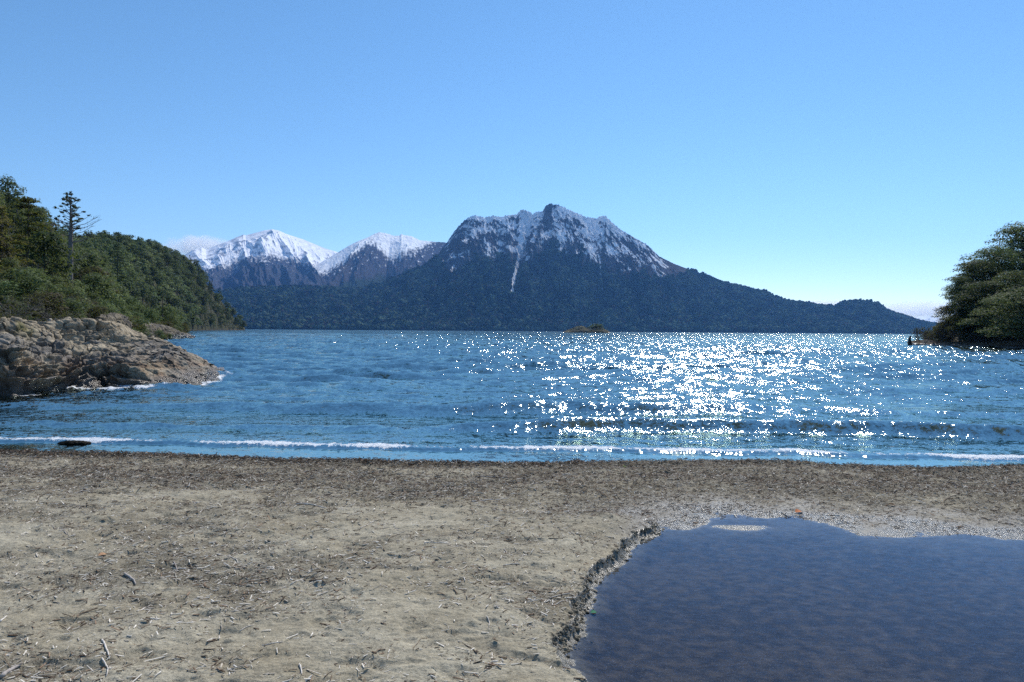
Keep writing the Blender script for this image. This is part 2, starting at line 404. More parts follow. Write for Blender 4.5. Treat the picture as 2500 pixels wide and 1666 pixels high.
# ------------------------------------------------------------------ beach pool water
def water_shader(name, lake):
    T = NT(name); P_ = T.pos()
    geo = T.n('NewGeometry').outputs['Normal']
    if lake:
        far = T.n('MapRange', {'Value': T.n('VectorMath', {0: P_}, operation='LENGTH').outputs['Value'], 'From Min': 12, 'From Max': 90}).outputs[0]
        n1 = T.noise(T.scale(P_, (1.0, 1.7, 1)), 2.6, 3, 0.6, 0.3, 'Color')
        n2 = T.noise(T.scale(P_, (1.0, 1.3, 1)), 11.0, 3, 0.65, 0.2, 'Color')
        calm = T.attr('calm', 'Fac')
        n3 = T.noise(T.scale(P_, (1.0, 1.3, 1)), 38.0, 2, 0.6, 0.2, 'Color')
        n4 = T.noise(T.scale(P_, (2.4, 0.11, 1)), 1.0, 5, 0.75, 0.0, 'Color')
        a1 = T.math('MULTIPLY', T.n('MapRange', {'Value': far, 'To Min': 0.55, 'To Max': 0.9}).outputs[0], calm)
        a2 = T.math('MULTIPLY', T.n('MapRange', {'Value': far, 'To Min': 1.05, 'To Max': 1.0}).outputs[0], calm)
        a3 = T.math('MULTIPLY', T.n('MapRange', {'Value': far, 'To Min': 0.75, 'To Max': 0.0}).outputs[0], calm)
        a4 = T.n('MapRange', {'Value': far, 'To Min': 0.0, 'To Max': 3.0}).outputs[0]
    else:
        n1 = T.noise(T.scale(P_, (1.0, 3.0, 1)), 16, 2, 0.5, 0.4, 'Color')
        n2 = T.noise(T.scale(P_, (1.0, 2.2, 1)), 70, 2, 0.5, 0.3, 'Color')
        a1, a2 = 0.12, 0.06
    def off(nz, a):
        s = T.n('VectorMath', {0: nz, 1: (0.5, 0.5, 0.5)}, operation='SUBTRACT').outputs[0]
        s = T.n('VectorMath', {0: s, 1: (1, 1, 0)}, operation='MULTIPLY').outputs[0]
        return T.n('VectorMath', {0: s, 'Scale': a}, operation='SCALE').outputs[0]
    s = T.n('VectorMath', {0: geo, 1: off(n1, a1)}, operation='ADD').outputs[0]
    s = T.n('VectorMath', {0: s, 1: off(n2, a2)}, operation='ADD').outputs[0]
    if lake:
        s = T.n('VectorMath', {0: s, 1: off(n3, a3)}, operation='ADD').outputs[0]
        s = T.n('VectorMath', {0: s, 1: off(n4, a4)}, operation='ADD').outputs[0]
    nrm = T.n('VectorMath', {0: s}, operation='NORMALIZE').outputs[0]
    fr = T.n('Fresnel', {'IOR': 1.333, 'Normal': nrm}).outputs[0]
    if lake:
        gl = T.n('BsdfGlossy', {'Color': (0.51, 0.595, 0.555, 1), 'Roughness': T.n('MapRange', {'Value': far, 'To Min': 0.06, 'To Max': 0.09}).outputs[0], 'Normal': nrm}).outputs[0]
        body = T.n('MixShader', {0: 0.3, 1: T.n('BsdfDiffuse', {'Color': T.attr('col'), 'Normal': nrm}).outputs[0], 2: T.n('BsdfTranslucent', {'Color': T.attr('col'), 'Normal': nrm}).outputs[0]}).outputs[0]
        clear = T.n('BsdfTransparent', {'Color': (0.80, 0.86, 0.86, 1)}).outputs[0]
        under = T.n('MixShader', {0: T.attr('deep', 'Fac'), 1: clear, 2: body}).outputs[0]
        w = T.n('MixShader', {0: fr, 1: under, 2: gl}).outputs[0]
        fo = T.attr('foam', 'Fac')
        bub = T.noise(T.scale(P_, (1, 0.6, 1)), 16, 5, 0.8)
        fm = T.ramp(T.math('ADD', T.math('MULTIPLY', fo, 1.0), T.math('MULTIPLY', bub, 1.5)), 1.26, 1.38)
        fbump = T.bump(T.noise(P_, 40, 5, 0.8), 0.03, 1.0)
        fs = T.n('BsdfPrincipled', {'Base Color': (0.82, 0.85, 0.88, 1), 'Roughness': 0.35, 'Specular IOR Level': 0.6, 'Normal': fbump}).outputs[0]
        w = T.n('MixShader', {0: fm, 1: w, 2: fs}).outputs[0]
        return T.surf(w)
    gl = T.n('BsdfGlossy', {'Color': (0.72, 0.84, 1, 1), 'Roughness': 0.035, 'Normal': nrm}).outputs[0]
    clear = T.n('BsdfTransparent', {'Color': (0.72, 0.76, 0.82, 1)}).outputs[0]
    return T.surf(T.n('MixShader', {0: fr, 1: clear, 2: gl}).outputs[0])
M_pool = water_shader('pool_water', False)
wx, wy = np.meshgrid(np.arange(-0.6, 12.0, 0.05), np.arange(0.2, 9.2, 0.05))
Pw = np.stack([wx.ravel(), wy.ravel()], -1)
ok = inside(Pw, pool_poly) | (seg_dist(Pw, far_w) < 0.9) | (seg_dist(Pw, bank_w) < 0.05)
ok &= Pw[:, 1] < shore_y(Pw[:, 0]) - 0.5
Fw = grid_faces(*wx.shape); Fw = Fw[ok[Fw].all(1)]
used = np.unique(Fw); mp = np.zeros(len(Pw), int); mp[used] = np.arange(len(used))
zw = np.full(len(used), ZP)
link('beach_pool', mesh_np('beach_pool', np.column_stack([Pw[used], zw]), mp[Fw]), M_pool, kind='structure')

# ------------------------------------------------------------------ lake
foam_w = on_plane(np.array([-900, 0, 319, 637, 1062, 1594, 2019, 2500, 3400.]), np.array([1062, 1075, 1080, 1087, 1096, 1100, 1110, 1121, 1140.]), 0.03)
w1_w = on_plane(np.array([-900, 300, 1126, 1487, 1806, 2125, 2500, 3400.]), np.array([1030, 1044, 1055, 1055, 1056, 1062, 1072, 1095.]), 0.0)
w2_w = on_plane(np.array([-900, 0, 640, 1062, 1381, 1540, 1960, 2500, 3400.]), np.array([985, 990, 996, 1006, 1007, 1012, 1009, 1020, 1030.]), 0.0)
w3_w = on_plane(np.array([-900, 0, 640, 1062, 1500, 2000, 2500, 3400.]), np.array([950, 952, 948, 945, 952, 962, 960, 970.]), 0.0)
fineL = np.linspace(math.radians(-44), math.radians(44), 1250)
AZL = np.concatenate([np.radians(np.arange(-110, -44, 3.0)), fineL, np.radians(np.arange(46, 111, 3.0))])
RL = np.concatenate([1 / np.linspace(1 / 8.8, 1 / 30.0, 420), np.geomspace(30.1, 420, 560), np.geomspace(425, 9500, 90)])
A2, R2 = np.meshgrid(AZL, RL)
lx, ly = R2 * np.sin(A2), R2 * np.cos(A2)
dr = np.gradient(RL)[:, None] * np.ones_like(lx)
rng = np.random.default_rng(7)
lz = np.zeros_like(lx)
offshore = np.clip((ly - 15.0) / 15.0, 0.0, 1.0)
wx_ = lx + 0.35 * fbm(lx * 0.15, ly * 0.15, 2, 90); wy_ = ly + 0.5 * fbm(lx * 0.12, ly * 0.2, 2, 91)
for lam0, amp0, n in ((6.2, 0.062, 5), (3.2, 0.044, 7), (1.7, 0.030, 9), (0.9, 0.019, 11), (0.45, 0.010, 12)):
    for i in range(n):
        lam = lam0 * rng.uniform(0.75, 1.3); th = math.radians(rng.normal(8, 26)); ph = rng.uniform(0, 6.28)
        k = 2 * math.pi / lam
        a = amp0 * rng.uniform(0.6, 1.2) * np.clip(lam / (dr * 3.0) - 0.6, 0, 1)
        q = np.sin(k * (wx_ * math.sin(th) + wy_ * math.cos(th)) + ph)
        lz += a * (q + 0.25 * (q * q - 0.5) * 2) * (0.14 + 0.86 * offshore)
patch = 0.75 + 0.5 * fbm(lx * 0.05, ly * 0.09, 3, 92)
lz *= patch
def breaker(line, h, back, front, amp_x, seed):
    yc = np.interp(lx, line[:, 0], line[:, 1]) + 0.35 * fbm(lx * 0.35, lx * 0, 3, seed) + 0.10 * fbm(lx * 1.8, ly * 0.5, 3, seed + 5)
    d = ly - yc
    prof = np.where(d > 0, np.exp(-(d / back) ** 2), np.exp(-(d / front) ** 2))
    return h * prof * amp_x, d
one = np.ones_like(lx)
bz, d1 = breaker(w1_w, 0.27, 0.60, 0.30, 0.25 + 0.75 * sst(-2.2, 1.5, lx) + 0.12 * fbm(lx * 0.6, lx * 0, 2, 101), 100); lz += bz
bz2, d2 = breaker(w2_w, 0.27, 0.95, 0.45, 0.45 + 0.55 * np.exp(-((lx - 2.5) / 6.5) ** 2) + 0.18 * fbm(lx * 0.4, lx * 0, 2, 111), 110); lz += bz2
bz3, d3 = breaker(w3_w, 0.22, 1.6, 0.8, 0.55 + 0.6 * fbm(lx * 0.25, lx * 0, 2, 121), 120); lz += bz3
ff = np.interp(lx, foam_w[:, 0], foam_w[:, 1]) + 0.24 * fbm(lx * 0.55, lx * 0, 4, 130) + 0.05 * fbm(lx * 5, ly * 3, 3, 131)
df = ly - ff
bore = sst(-0.06, 0.10, df)
lz = lz * lerp(0.03, 1.0, sst(-0.1, 1.2, df)) + 0.045 * bore * np.exp(-np.clip(df, 0, 9) / 2.5)
lz += 0.018 * fbm(lx * 9, ly * 11, 4, 133) * np.exp(-((df - 0.22) / 0.25) ** 2)
foam = 0.76 * np.exp(-((df - 0.18) / 0.22) ** 2) + 0.10 * sst(0, 3, lx) * np.exp(-((df - 0.8) / 0.6) ** 2)
foam *= 0.87 + 0.85 * fbm(lx * 0.6, lx * 0 + 3, 4, 134)
foam += 0.6 * np.exp(-((df - 0.95 - 0.3 * fbm(lx * 0.5, lx * 0, 3, 143)) / 0.10) ** 2) * sst(-0.1, 0.5, fbm(lx * 0.45, lx * 0 + 9, 3, 144))
s_ = ly - shore_y(lx)
foam += 0.6 * np.exp(-((s_ - 0.62) / 0.06) ** 2) * (0.6 + fbm(lx * 0.9, lx * 0, 3, 135))
foam += 0.38 * sst(0.035, 0.12, bz3 + bz2 * 0.6) * np.clip(fbm(lx * 0.4, ly * 0.7, 3, 136), 0, 1)
# wash round the rock outcrop
rock_base_px = np.array([(-520, 985), (-200, 978), (0, 972), (31, 972), (76, 967), (140, 957), (178, 954), (230, 954), (339, 955), (434, 951), (510, 940), (531, 931), (547, 918)], float)
rock_base_w = on_plane(rock_base_px[:, 0], rock_base_px[:, 1], 0.0)
kk = (lx.ravel() < -6) & (ly.ravel() < 45) & (ly.ravel() > 12)
dR = np.full(lx.size, 9.0); dR[kk] = seg_dist(np.stack([lx.ravel()[kk], ly.ravel()[kk]], -1), rock_base_w); dR = dR.reshape(lx.shape)
foam += (0.66 * np.exp(-(dR / 0.35) ** 2) + 0.22 * np.exp(-(dR / 0.9) ** 2)) * (0.65 + 0.8 * fbm(lx * 1.3, ly * 1.3, 3, 137))
lz += 0.05 * np.exp(-(dR / 0.5) ** 2) * (0.5 + fbm(lx * 5, ly * 5, 3, 138))
crestf = sst(0.10, 0.22, lz) * sst(18, 30, ly)
foam += 0.24 * crestf
dist = np.hypot(lx, ly)
teal = mixc((0.010, 0.12, 0.15), (0.018, 0.25, 0.23), np.clip(0.45 + 1.3 * fbm(lx * 0.010, ly * 0.035, 4, 140), 0, 1))
mid = mixc((0.03, 0.13, 0.15), (0.08, 0.21, 0.19), np.clip(0.5 + 1.2 * fbm(lx * 0.05, ly * 0.12, 3, 141), 0, 1))
shal = mixc((0.13, 0.17, 0.14), (0.25, 0.25, 0.14), np.clip(0.5 + 1.2 * fbm(lx * 0.3, ly * 0.5, 3, 142), 0, 1))
wc = mixc(shal, mid, sst(18, 42, ly)); wc = mixc(wc, teal, sst(30, 110, dist))
deep = np.clip(sst(0.9, 3.6, s_) * 0.9 + 0.1 * sst(5, 12, s_), 0, 1)
calm = lerp(0.16, 1.0, sst(-0.1, 1.5, df))
M_lake = water_shader('lake_water', True)
link('lake', mesh_np('lake', np.stack([lx, ly, lz], -1), grid_faces(len(RL), len(AZL), True), wc.reshape(-1, 3),
     {'deep': deep, 'foam': foam, 'calm': calm}), M_lake, kind='structure')

# ------------------------------------------------------------------ land rising from the water: polar height fields at real distances
class Range:
    """terrain between a foot line r0(px) and a crest line r1(px) whose skyline height is known"""
    def __init__(s, sil, r0, r1, back, ncol, nrow, relief, x0, x1, prof, tree=0.0, smooth_k=3, nback=50, foot=-0.6):
        s.px = np.linspace(x0, x1, ncol)
        sy = interp(sil, s.px)
        s.az, s.te = azel(s.px, sy)
        s.r0 = interp(r0, s.px); s.r1 = interp(r1, s.px)
        t = np.concatenate([np.linspace(0, 1, nrow), 1 + np.linspace(0.02, 1, nback)])
        Tt, Az = np.meshgrid(t, s.az, indexing='ij')
        r = np.where(Tt <= 1, s.r0 + (s.r1 - s.r0) * Tt, s.r1 + (Tt - 1) * back)
        hc1 = np.maximum(ZC + s.te * s.r1 - tree, 0.5)
        hc = lerp(gauss1(hc1, 4 * smooth_k + 4)[None, :], hc1[None, :], sst(0.72, 1.0, Tt))
        f = np.where(Tt <= 1, prof(np.clip(Tt, 0, 1), s.px[None, :]), 1 - 0.9 * sst(1, 2, Tt))
        x, y = r * np.sin(Az), r * np.cos(Az)
        s.T = Tt; s.PX = np.ones_like(Tt) * s.px
        z = f * hc + relief(s, x, y, Tt, f, hc)
        k = (ZC + s.te * r - tree) / np.maximum(z, 1e-3)
        kk = np.where((Tt > 0.25) & (z > 0.25 * hc), k, 1e9).min(0)
        kk = gauss1(np.clip(kk, 0.3, 3), smooth_k); ks = gauss1(kk, 4 * smooth_k + 4)
        z = z * lerp(ks[None, :], kk[None, :], sst(0.72, 1.0, Tt))
        z = np.where(Tt <= 0.0, foot, z)
        s.x, s.y, s.z, s.r = x, y, z, r
        s.q = np.clip(z / np.maximum(hc, 1), 0, 1.3)
        s.t = t
    def mesh(s, name, col, smooth=False):
        nr, nc = s.x.shape
        return mesh_np(name, np.stack([s.x, s.y, s.z], -1), grid_faces(nr, nc, True), col.reshape(-1, 3), None, smooth)
    def at(s, u, t):
        """point on the surface at photo column u (px) and slope position t"""
        c = np.clip(np.interp(u, s.px, np.arange(len(s.px))), 0, len(s.px) - 1.001)
        rr = np.clip(np.interp(t, s.t, np.arange(len(s.t))), 0, len(s.t) - 1.001)
        i, j = rr.astype(int), c.astype(int); fi, fj = rr - i, c - j
        def b(a): return (a[i, j] * (1 - fj) + a[i, j + 1] * fj) * (1 - fi) + (a[i + 1, j] * (1 - fj) + a[i + 1, j + 1] * fj) * fi
        return np.stack([b(s.x), b(s.y), b(s.z)], -1)

def ring(line, px, q):
    return np.interp(q, line[::-1, 1], line[::-1, 0])

# --- main mountain
silA = [(380, 716), (540, 712), (620, 706), (700, 703), (800, 704), (860, 712), (926, 697), (965, 680), (1005, 662), (1035, 650), (1055, 636), (1070, 620), (1081, 605), (1092, 591), (1109, 565), (1124, 548),
        (1134, 538), (1148, 529), (1158, 526), (1169, 528), (1184, 531), (1205, 527), (1222, 530), (1240, 526), (1261, 524), (1270, 514), (1276, 512), (1288, 516), (1298, 519), (1303, 522),
        (1311, 517), (1319, 517), (1328, 514), (1331, 504), (1337, 500), (1344, 498), (1362, 500), (1374, 505), (1386, 511), (1407, 520), (1428, 529), (1457, 534), (1466, 528), (1480, 527), (1486, 536),
        (1493, 542), (1514, 560), (1550, 581), (1582, 599), (1609, 626), (1645, 644), (1690, 661), (1750, 687), (1800, 700), (1850, 711), (1867, 714), (1891, 726), (1915, 735), (1933, 741), (1952, 741), (1988, 747),
        (2040, 752), (2054, 742), (2068, 738), (2098, 737), (2134, 741), (2148, 746), (2162, 760), (2187, 769), (2209, 774), (2237, 786), (2264, 793), (2330, 803), (2420, 806)]
gul1 = np.array([(1303, 1.05), (1298, 0.95), (1290, 0.84), (1276, 0.72), (1268, 0.62), (1263, 0.5), (1256, 0.38), (1252, 0.26)])
gul2 = np.array([(1432, 0.95), (1446, 0.8), (1458, 0.68), (1466, 0.56), (1468, 0.42), (1471, 0.3), (1470, 0.2)])
def profA(t, px):
    steep = sst(1000, 1120, px) * (1 - sst(1450, 1700, px))
    return lerp(t ** 1.05, 0.60 * t + 0.40 * t ** 2.2, steep)
def reliefA(s, x, y, t, f, hc):
    env = np.sin(np.pi * np.clip(t, 0, 1)) ** 0.7 * 0.8 + 0.15 * sst(0.05, 0.3, t)
    ribs = ridged(s.PX / 55 + 0.5 * t, t * 2.2 + s.PX / 900, 5, 200) - 0.45
    big = fbm(s.PX / 150, t * 1.6, 3, 206)
    d = hc * env * (0.16 * ribs + 0.09 * big)
    g1 = s.PX - np.interp(f, gul1[::-1, 1], gul1[::-1, 0]); g2 = s.PX - np.interp(f, gul2[::-1, 1], gul2[::-1, 0])
    d -= hc * 0.11 * np.exp(-np.abs(g1) / 13) * sst(0.15, 0.4, f)
    d -= hc * 0.05 * np.exp(-np.abs(g2) / 12) * sst(0.15, 0.4, f)
    d += hc * 0.07 * np.exp(-((s.PX - 1338) / 14) ** 2) * sst(0.6, 0.9, f)
    dia = (s.PX / 26 + f * 9)
    rock = sst(0.42, 0.6, f) * sst(1060, 1110, s.PX) * (1 - sst(1560, 1680, s.PX))
    d += hc * rock * (0.026 * (ridged(dia, f * 6 - s.PX / 60, 4, 210) - 0.4) + 0.016 * fbm(s.PX / 5, f * 55, 4, 212))
    d += hc * 0.006 * fbm(s.PX / 4, f * 60, 3, 214) * env
    return d
A = Range(silA, [(380, 3300), (1000, 3500), (1500, 3600), (2100, 4300), (2420, 5200)], [(380, 5600), (900, 5200), (1340, 5300), (1600, 5200), (2000, 5300), (2420, 5600)],
          900, 1500, 440, reliefA, 380, 2420, profA, smooth_k=2, nback=30, foot=-2)
q = A.q; PXg = A.PX
sl = np.gradient(A.z, axis=1) / np.maximum(np.hypot(np.gradient(A.x, axis=1), np.gradient(A.y, axis=1)), 1e-3)     # across-slope tilt
core = sst(1040, 1105, PXg) * (1 - sst(1600, 1740, PXg))
n_f = fbm(PXg / 9, q * 30, 4, 220); n_b = fbm(PXg / 60, q * 5, 4, 222)
Yp = q * 300.0
gpos = np.interp(q, gul1[::-1, 1], gul1[::-1, 0])
sgn = np.where((PXg > gpos) & (PXg < gpos + 70), -1.0, 1.0)
along, across = PXg * 0.80 * sgn - Yp * 0.60, PXg * 0.60 * sgn + Yp * 0.80
wv_ = 4.0 * fbm(PXg / 30, Yp / 30, 3, 223)
diag = fbm(along / 46, (across + wv_) / 11, 5, 224, 0.62)
diag2 = fbm(along / 12, (across + wv_) / 3.2, 4, 226, 0.6)
patchy = fbm(PXg / 42, Yp / 34, 3, 227)
snow = (q - 0.80) * 0.8 + 0.62 * diag + 0.45 * diag2 + 0.30 * n_f + 0.75 * patchy + 0.22 * np.exp(-((PXg - 1440) / 55) ** 2) * sst(0.55, 0.8, q) + 0.30 * np.clip(-sl, -0.7, 0.7)
snow += (core - 1) * 1.1 - 0.30 * sst(1500, 1620, PXg)
snow += 0.9 * sst(0.93, 1.0, q) * sst(1130, 1150, PXg) * (1 - sst(1320, 1328, PXg)) + 0.6 * sst(0.9, 1.0, q) * sst(1385, 1400, PXg) * (1 - sst(1480, 1500, PXg))
g1 = PXg - np.interp(q, gul1[::-1, 1], gul1[::-1, 0]); g2 = PXg - np.interp(q, gul2[::-1, 1], gul2[::-1, 0])
wid = 3.4 + 6.5 * sst(0.3, 0.4, q) * (1 - sst(0.4, 0.55, q)) + 20 * sst(0.60, 0.92, q)
gs1 = (np.abs(g1 + 10 * sst(0.62, 0.95, q) + 1.6 * fbm(q * 30, q * 0, 3, 228)) < wid * (0.8 + 0.6 * n_f)) & (q > 0.25) & (q < 1.1)
gs2 = (np.abs(g2 + 1.5 * fbm(q * 30, q * 0 + 5, 3, 229)) < 2.2 * (0.8 + 1.2 * n_f)) & (q > 0.23) & (fbm(q * 22, q * 0, 2, 231) > -0.12)
peakrock = np.exp(-((PXg - 1338) / 9) ** 2) * sst(0.72, 0.85, q)
snow -= 0.7 * peakrock * sst(0.80, 0.9, q)
snow = snow - 0.9 * (1 - sst(0.47, 0.60, q + 0.10 * n_b))
sm = sst(0.06, 0.16, snow); sm = np.where(gs1 | gs2, 1.0, sm)
def tree_line(px, nb): return lerp(1.35, 0.52 - 0.16 * nb, sst(1035, 1105, px) * (1 - sst(1560, 1800, px)))
forest = 1 - sst(-0.05, 0.05, q - tree_line(PXg, n_b) + 0.06 * n_f)
rockc = mixc((0.055, 0.062, 0.075), (0.125, 0.12, 0.125), np.clip(0.5 + n_f + 0.4 * diag, 0, 1))
brush = mixc((0.082, 0.068, 0.066), (0.055, 0.050, 0.052), np.clip(0.5 + n_f, 0, 1))
upper = mixc(rockc, brush, np.clip(0.35 + 1.6 * fbm(PXg / 45, q * 6, 4, 233) + 0.8 * sst(1380, 1560, PXg), 0, 1))
fc = mixc((0.010, 0.018, 0.014), (0.020, 0.030, 0.020), np.clip(0.5 + n_f * 1.3, 0, 1))
colA = mixc(upper, fc, forest); colA = mixc(colA, (0.80, 0.82, 0.85), sm)
M_mount = mat_attr('mountain_rock', 0.95, 0.02, 0.22, None, 0.0)
link('mountain', A.mesh('mountain', colA), M_mount, kind='structure')

# --- second snowy mountain with the brown ridge
silB = [(380, 740), (560, 716), (655, 702), (712, 684), (760, 655), (801, 631), (824, 617), (852, 600), (872, 590), (897, 580), (915, 571), (926, 567), (948, 571), (961, 576), (975, 576), (980, 571), (984, 574),
        (1005, 577), (1025, 587), (1063, 591), (1085, 592), (1130, 600), (1250, 640), (1400, 700), (1500, 740)]
def reliefB(s, x, y, t, f, hc):
    env = np.sin(np.pi * np.clip(t, 0, 1)) ** 0.8
    r = ridged(s.PX / 80 - 0.8 * t, t * 1.8 + s.PX / 500, 5, 300) - 0.42
    d = hc * env * (0.13 * r + 0.12 * fbm(s.PX / 140, t * 1.5, 3, 305)) + hc * 0.006 * fbm(s.PX / 6, t * 40, 4, 306)
    d += hc * 0.13 * env * np.exp(-np.abs(s.PX - (905 - 150 * (1 - f))) / 30)          # spur running down to the left
    d -= hc * 0.10 * env * np.exp(-np.abs(s.PX - (955 - 30 * (1 - f))) / 14)
    return d
B = Range(silB, [(380, 4600), (1500, 4800)], [(380, 7800), (926, 8200), (1500, 8000)], 700, 800, 300, reliefB, 380, 1500, lambda t, px: 0.72 * t + 0.28 * t ** 2, smooth_k=2, nback=20, foot=-2)
q, PXg = B.q, B.PX
n_f = fbm(PXg / 7, q * 40, 4, 310); n_b = fbm(PXg / 60, q * 5, 4, 312)
line = interp([(380, 0.9), (700, 0.80), (800, 0.76), (860, 0.80), (905, 0.90), (930, 0.78), (955, 0.66), (980, 0.72), (1010, 0.78), (1040, 0.92), (1062, 1.02), (1100, 1.2)], PXg)
streak = fbm(PXg / 5, q * 10 - PXg / 60, 4, 314)
sm = sst(-0.05, 0.05, q - line + 0.07 * n_f + 0.10 * streak + 0.03 * n_b)
ridge_s = np.exp(-((PXg - (905 - 330 * (0.93 - q))) / 5.0) ** 2) * sst(0.74, 0.84, q) * (q < 0.95)
sm = np.maximum(sm, sst(0.3, 0.6, ridge_s + 0.25 * streak) * (PXg < 905))
sm = np.maximum(sm, sst(0.42, 0.62, n_f + 0.45 * streak) * sst(0.5, 0.62, q) * 0.8)
bc = mixc((0.070, 0.066, 0.078), (0.048, 0.052, 0.066), np.clip(0.5 + n_f, 0, 1))  # bare slopes tinted darker and bluer, distance haze put into their colour
fo = 1 - sst(0.40, 0.5, q + 0.1 * n_b)
colB = mixc(mixc(bc, (0.03, 0.042, 0.028), fo), (0.80, 0.82, 0.85), sm)
link('mountain', B.mesh('mountain', colB), M_mount, kind='structure')

# --- high snow mountain at the left
silC = [(150, 720), (300, 680), (400, 645), (451, 623), (470, 611), (492, 604), (503, 609), (511, 607), (524, 601), (559, 588), (578, 579), (590, 575), (594, 573), (600, 575), (623, 569), (645, 563), (664, 560), (680, 563), (700, 572), (738, 584), (760, 593),
        (792, 606), (824, 616), (870, 640), (950, 680), (1050, 730)]
def reliefC(s, x, y, t, f, hc):
    env = np.sin(np.pi * np.clip(t, 0, 1)) ** 0.6
    r = ridged(s.PX / 70 + 1.3 * t, t * 2.4 + s.PX / 300, 6, 400) - 0.42
    return hc * env * (0.13 * r + 0.13 * fbm(s.PX / 120, t * 2.0, 4, 405)) + hc * 0.005 * fbm(s.PX / 5, t * 45, 4, 406) * env
C = Range(silC, [(150, 4800), (1050, 4800)], [(150, 9800), (664, 10200), (1050, 9900)], 500, 800, 300, reliefC, 150, 1050, lambda t, px: 0.85 * t + 0.15 * t ** 2, smooth_k=2, nback=16, foot=-2)
q, PXg = C.q, C.PX
n_f = fbm(PXg / 6, q * 45, 4, 410); n_b = fbm(PXg / 40, q * 8, 4, 412)
sl = np.gradient(C.z, axis=1) / np.maximum(np.hypot(np.gradient(C.x, axis=1), np.gradient(C.y, axis=1)), 1e-3)
sm = sst(-0.05, 0.07, q - 0.60 + 0.07 * n_f + 0.07 * n_b + 0.0 * sl)
bare = sst(0.28, 0.45, fbm(PXg / 16 + q * 6, q * 26, 5, 414) + 0.5 * np.clip(sl, -0.5, 0.5)) * (1 - 0.4 * sst(0.8, 1.0, q))
sm = sm * (1 - 0.6 * bare)
sm = np.maximum(sm, 0.9 * sst(0.30, 0.5, n_f + 0.5 * n_b) * sst(0.42, 0.6, q))
bc = mixc((0.070, 0.070, 0.084), (0.052, 0.060, 0.078), np.clip(0.5 + n_b, 0, 1))  # blue of the distant haze mixed into the bare ground colour
colC = mixc(bc, (0.82, 0.83, 0.86), sm)
link('mountain', C.mesh('mountain', colC), M_mount, kind='structure')
# --- very far peaks seen low beside the right headland
silD = [(2120, 800), (2190, 788), (2228, 778), (2245, 772), (2254, 773), (2262, 769), (2272, 771), (2290, 776), (2330, 782), (2420, 796), (2600, 802)]
Dm = Range(silD, [(2100, 9000), (2620, 9000)], [(2100, 10600), (2620, 10600)], 200, 260, 80, lambda s, x, y, t, f, hc: hc * 0.25 * np.sin(np.pi * np.clip(t, 0, 1)) * (ridged(s.PX / 30, t * 3, 5, 500) - 0.4), 2120, 2600,
           lambda t, px: t, smooth_k=1, nback=8, foot=-2)
sm = sst(0.25, 0.45, Dm.q + 0.3 * fbm(Dm.PX / 8, Dm.q * 9, 4, 501))
link('mountain', Dm.mesh('mountain', mixc((0.09, 0.09, 0.10), (0.8, 0.82, 0.85), sm)), M_mount, kind='structure')

# ------------------------------------------------------------------ forest seen as one mass on the far slopes
_t = (1 + 5 ** 0.5) / 2
ICO = np.array([(-1, _t, 0), (1, _t, 0), (-1, -_t, 0), (1, -_t, 0), (0, -1, _t), (0, 1, _t), (0, -1, -_t), (0, 1, -_t), (_t, 0, -1), (_t, 0, 1), (-_t, 0, -1), (-_t, 0, 1)], float)
ICO /= np.linalg.norm(ICO[0])
ICF = np.array([(0, 11, 5), (0, 5, 1), (0, 1, 7), (0, 7, 10), (0, 10, 11), (1, 5, 9), (5, 11, 4), (11, 10, 2), (10, 7, 6), (7, 1, 8), (3, 9, 4), (3, 4, 2), (3, 2, 6), (3, 6, 8), (3, 8, 9), (4, 9, 5), (2, 4, 11), (6, 2, 10), (8, 6, 7), (9, 8, 1)])
def crowns(P, wd, ht, col, rg):
    n = len(P)
    V = ICO[None] * (1 + rg.uniform(-0.32, 0.32, (n, 12, 1)))
    a = rg.uniform(0, 6.28, n); ca, sa = np.cos(a)[:, None], np.sin(a)[:, None]
    X = (V[..., 0] * ca - V[..., 1] * sa) * wd[:, None] * 0.5; Y = (V[..., 0] * sa + V[..., 1] * ca) * wd[:, None] * 0.5
    Z = V[..., 2] * ht[:, None] * 0.5 + ht[:, None] * 0.35
    V = np.stack([X, Y, Z], -1) + P[:, None]
    F = ICF[None] + (np.arange(n) * 12)[:, None, None]
    return V.reshape(-1, 3), F.reshape(-1, 3), np.repeat(col, 12, 0)
rg = np.random.default_rng(11)
N = 60000
u = rg.uniform(500, 2330, N); t = rg.uniform(0.0, 1.0, N) ** 0.9
Pf = A.at(u, t); qf = Pf[:, 2] / np.maximum(ZC + np.interp(u, A.px, A.te) * np.interp(u, A.px, A.r1), 1)
nb = fbm(u / 60, qf * 5, 4, 222)
gd = np.abs(u - np.interp(qf, gul1[::-1, 1], gul1[::-1, 0])); gd2 = np.abs(u - np.interp(qf, gul2[::-1, 1], gul2[::-1, 0]))
lim = tree_line(u, nb) + rg.normal(0, 0.03, N)
keep = (qf < lim) & ~((gd < 6) & (qf > 0.25)) & ~((gd2 < 4) & (qf > 0.28) & (rg.random(N) < 0.7))
Pf, uf = Pf[keep], u[keep]
wd = rg.uniform(13, 30, len(Pf)); ht = wd * rg.uniform(0.8, 1.3, len(Pf))
tone = np.clip(0.5 + 0.9 * fbm(Pf[:, 0] / 120, Pf[:, 1] / 120, 3, 600) + rg.normal(0, 0.28, len(Pf)), 0, 1)  # wide tone spread, imitates lit and shaded clumps of crowns
cf = mixc((0.008, 0.018, 0.014), (0.080, 0.110, 0.070), tone ** 1.5)  # light end raised in the colour, standing in for denser haze
brown = rg.random(len(Pf)) < 0.12; cf[brown] = (0.045, 0.036, 0.032)
V, F, c = crowns(Pf, wd, ht, cf, rg)
M_far = mat_attr('far_foliage', 0.95, 0.25, 0.25, None, 0.0)
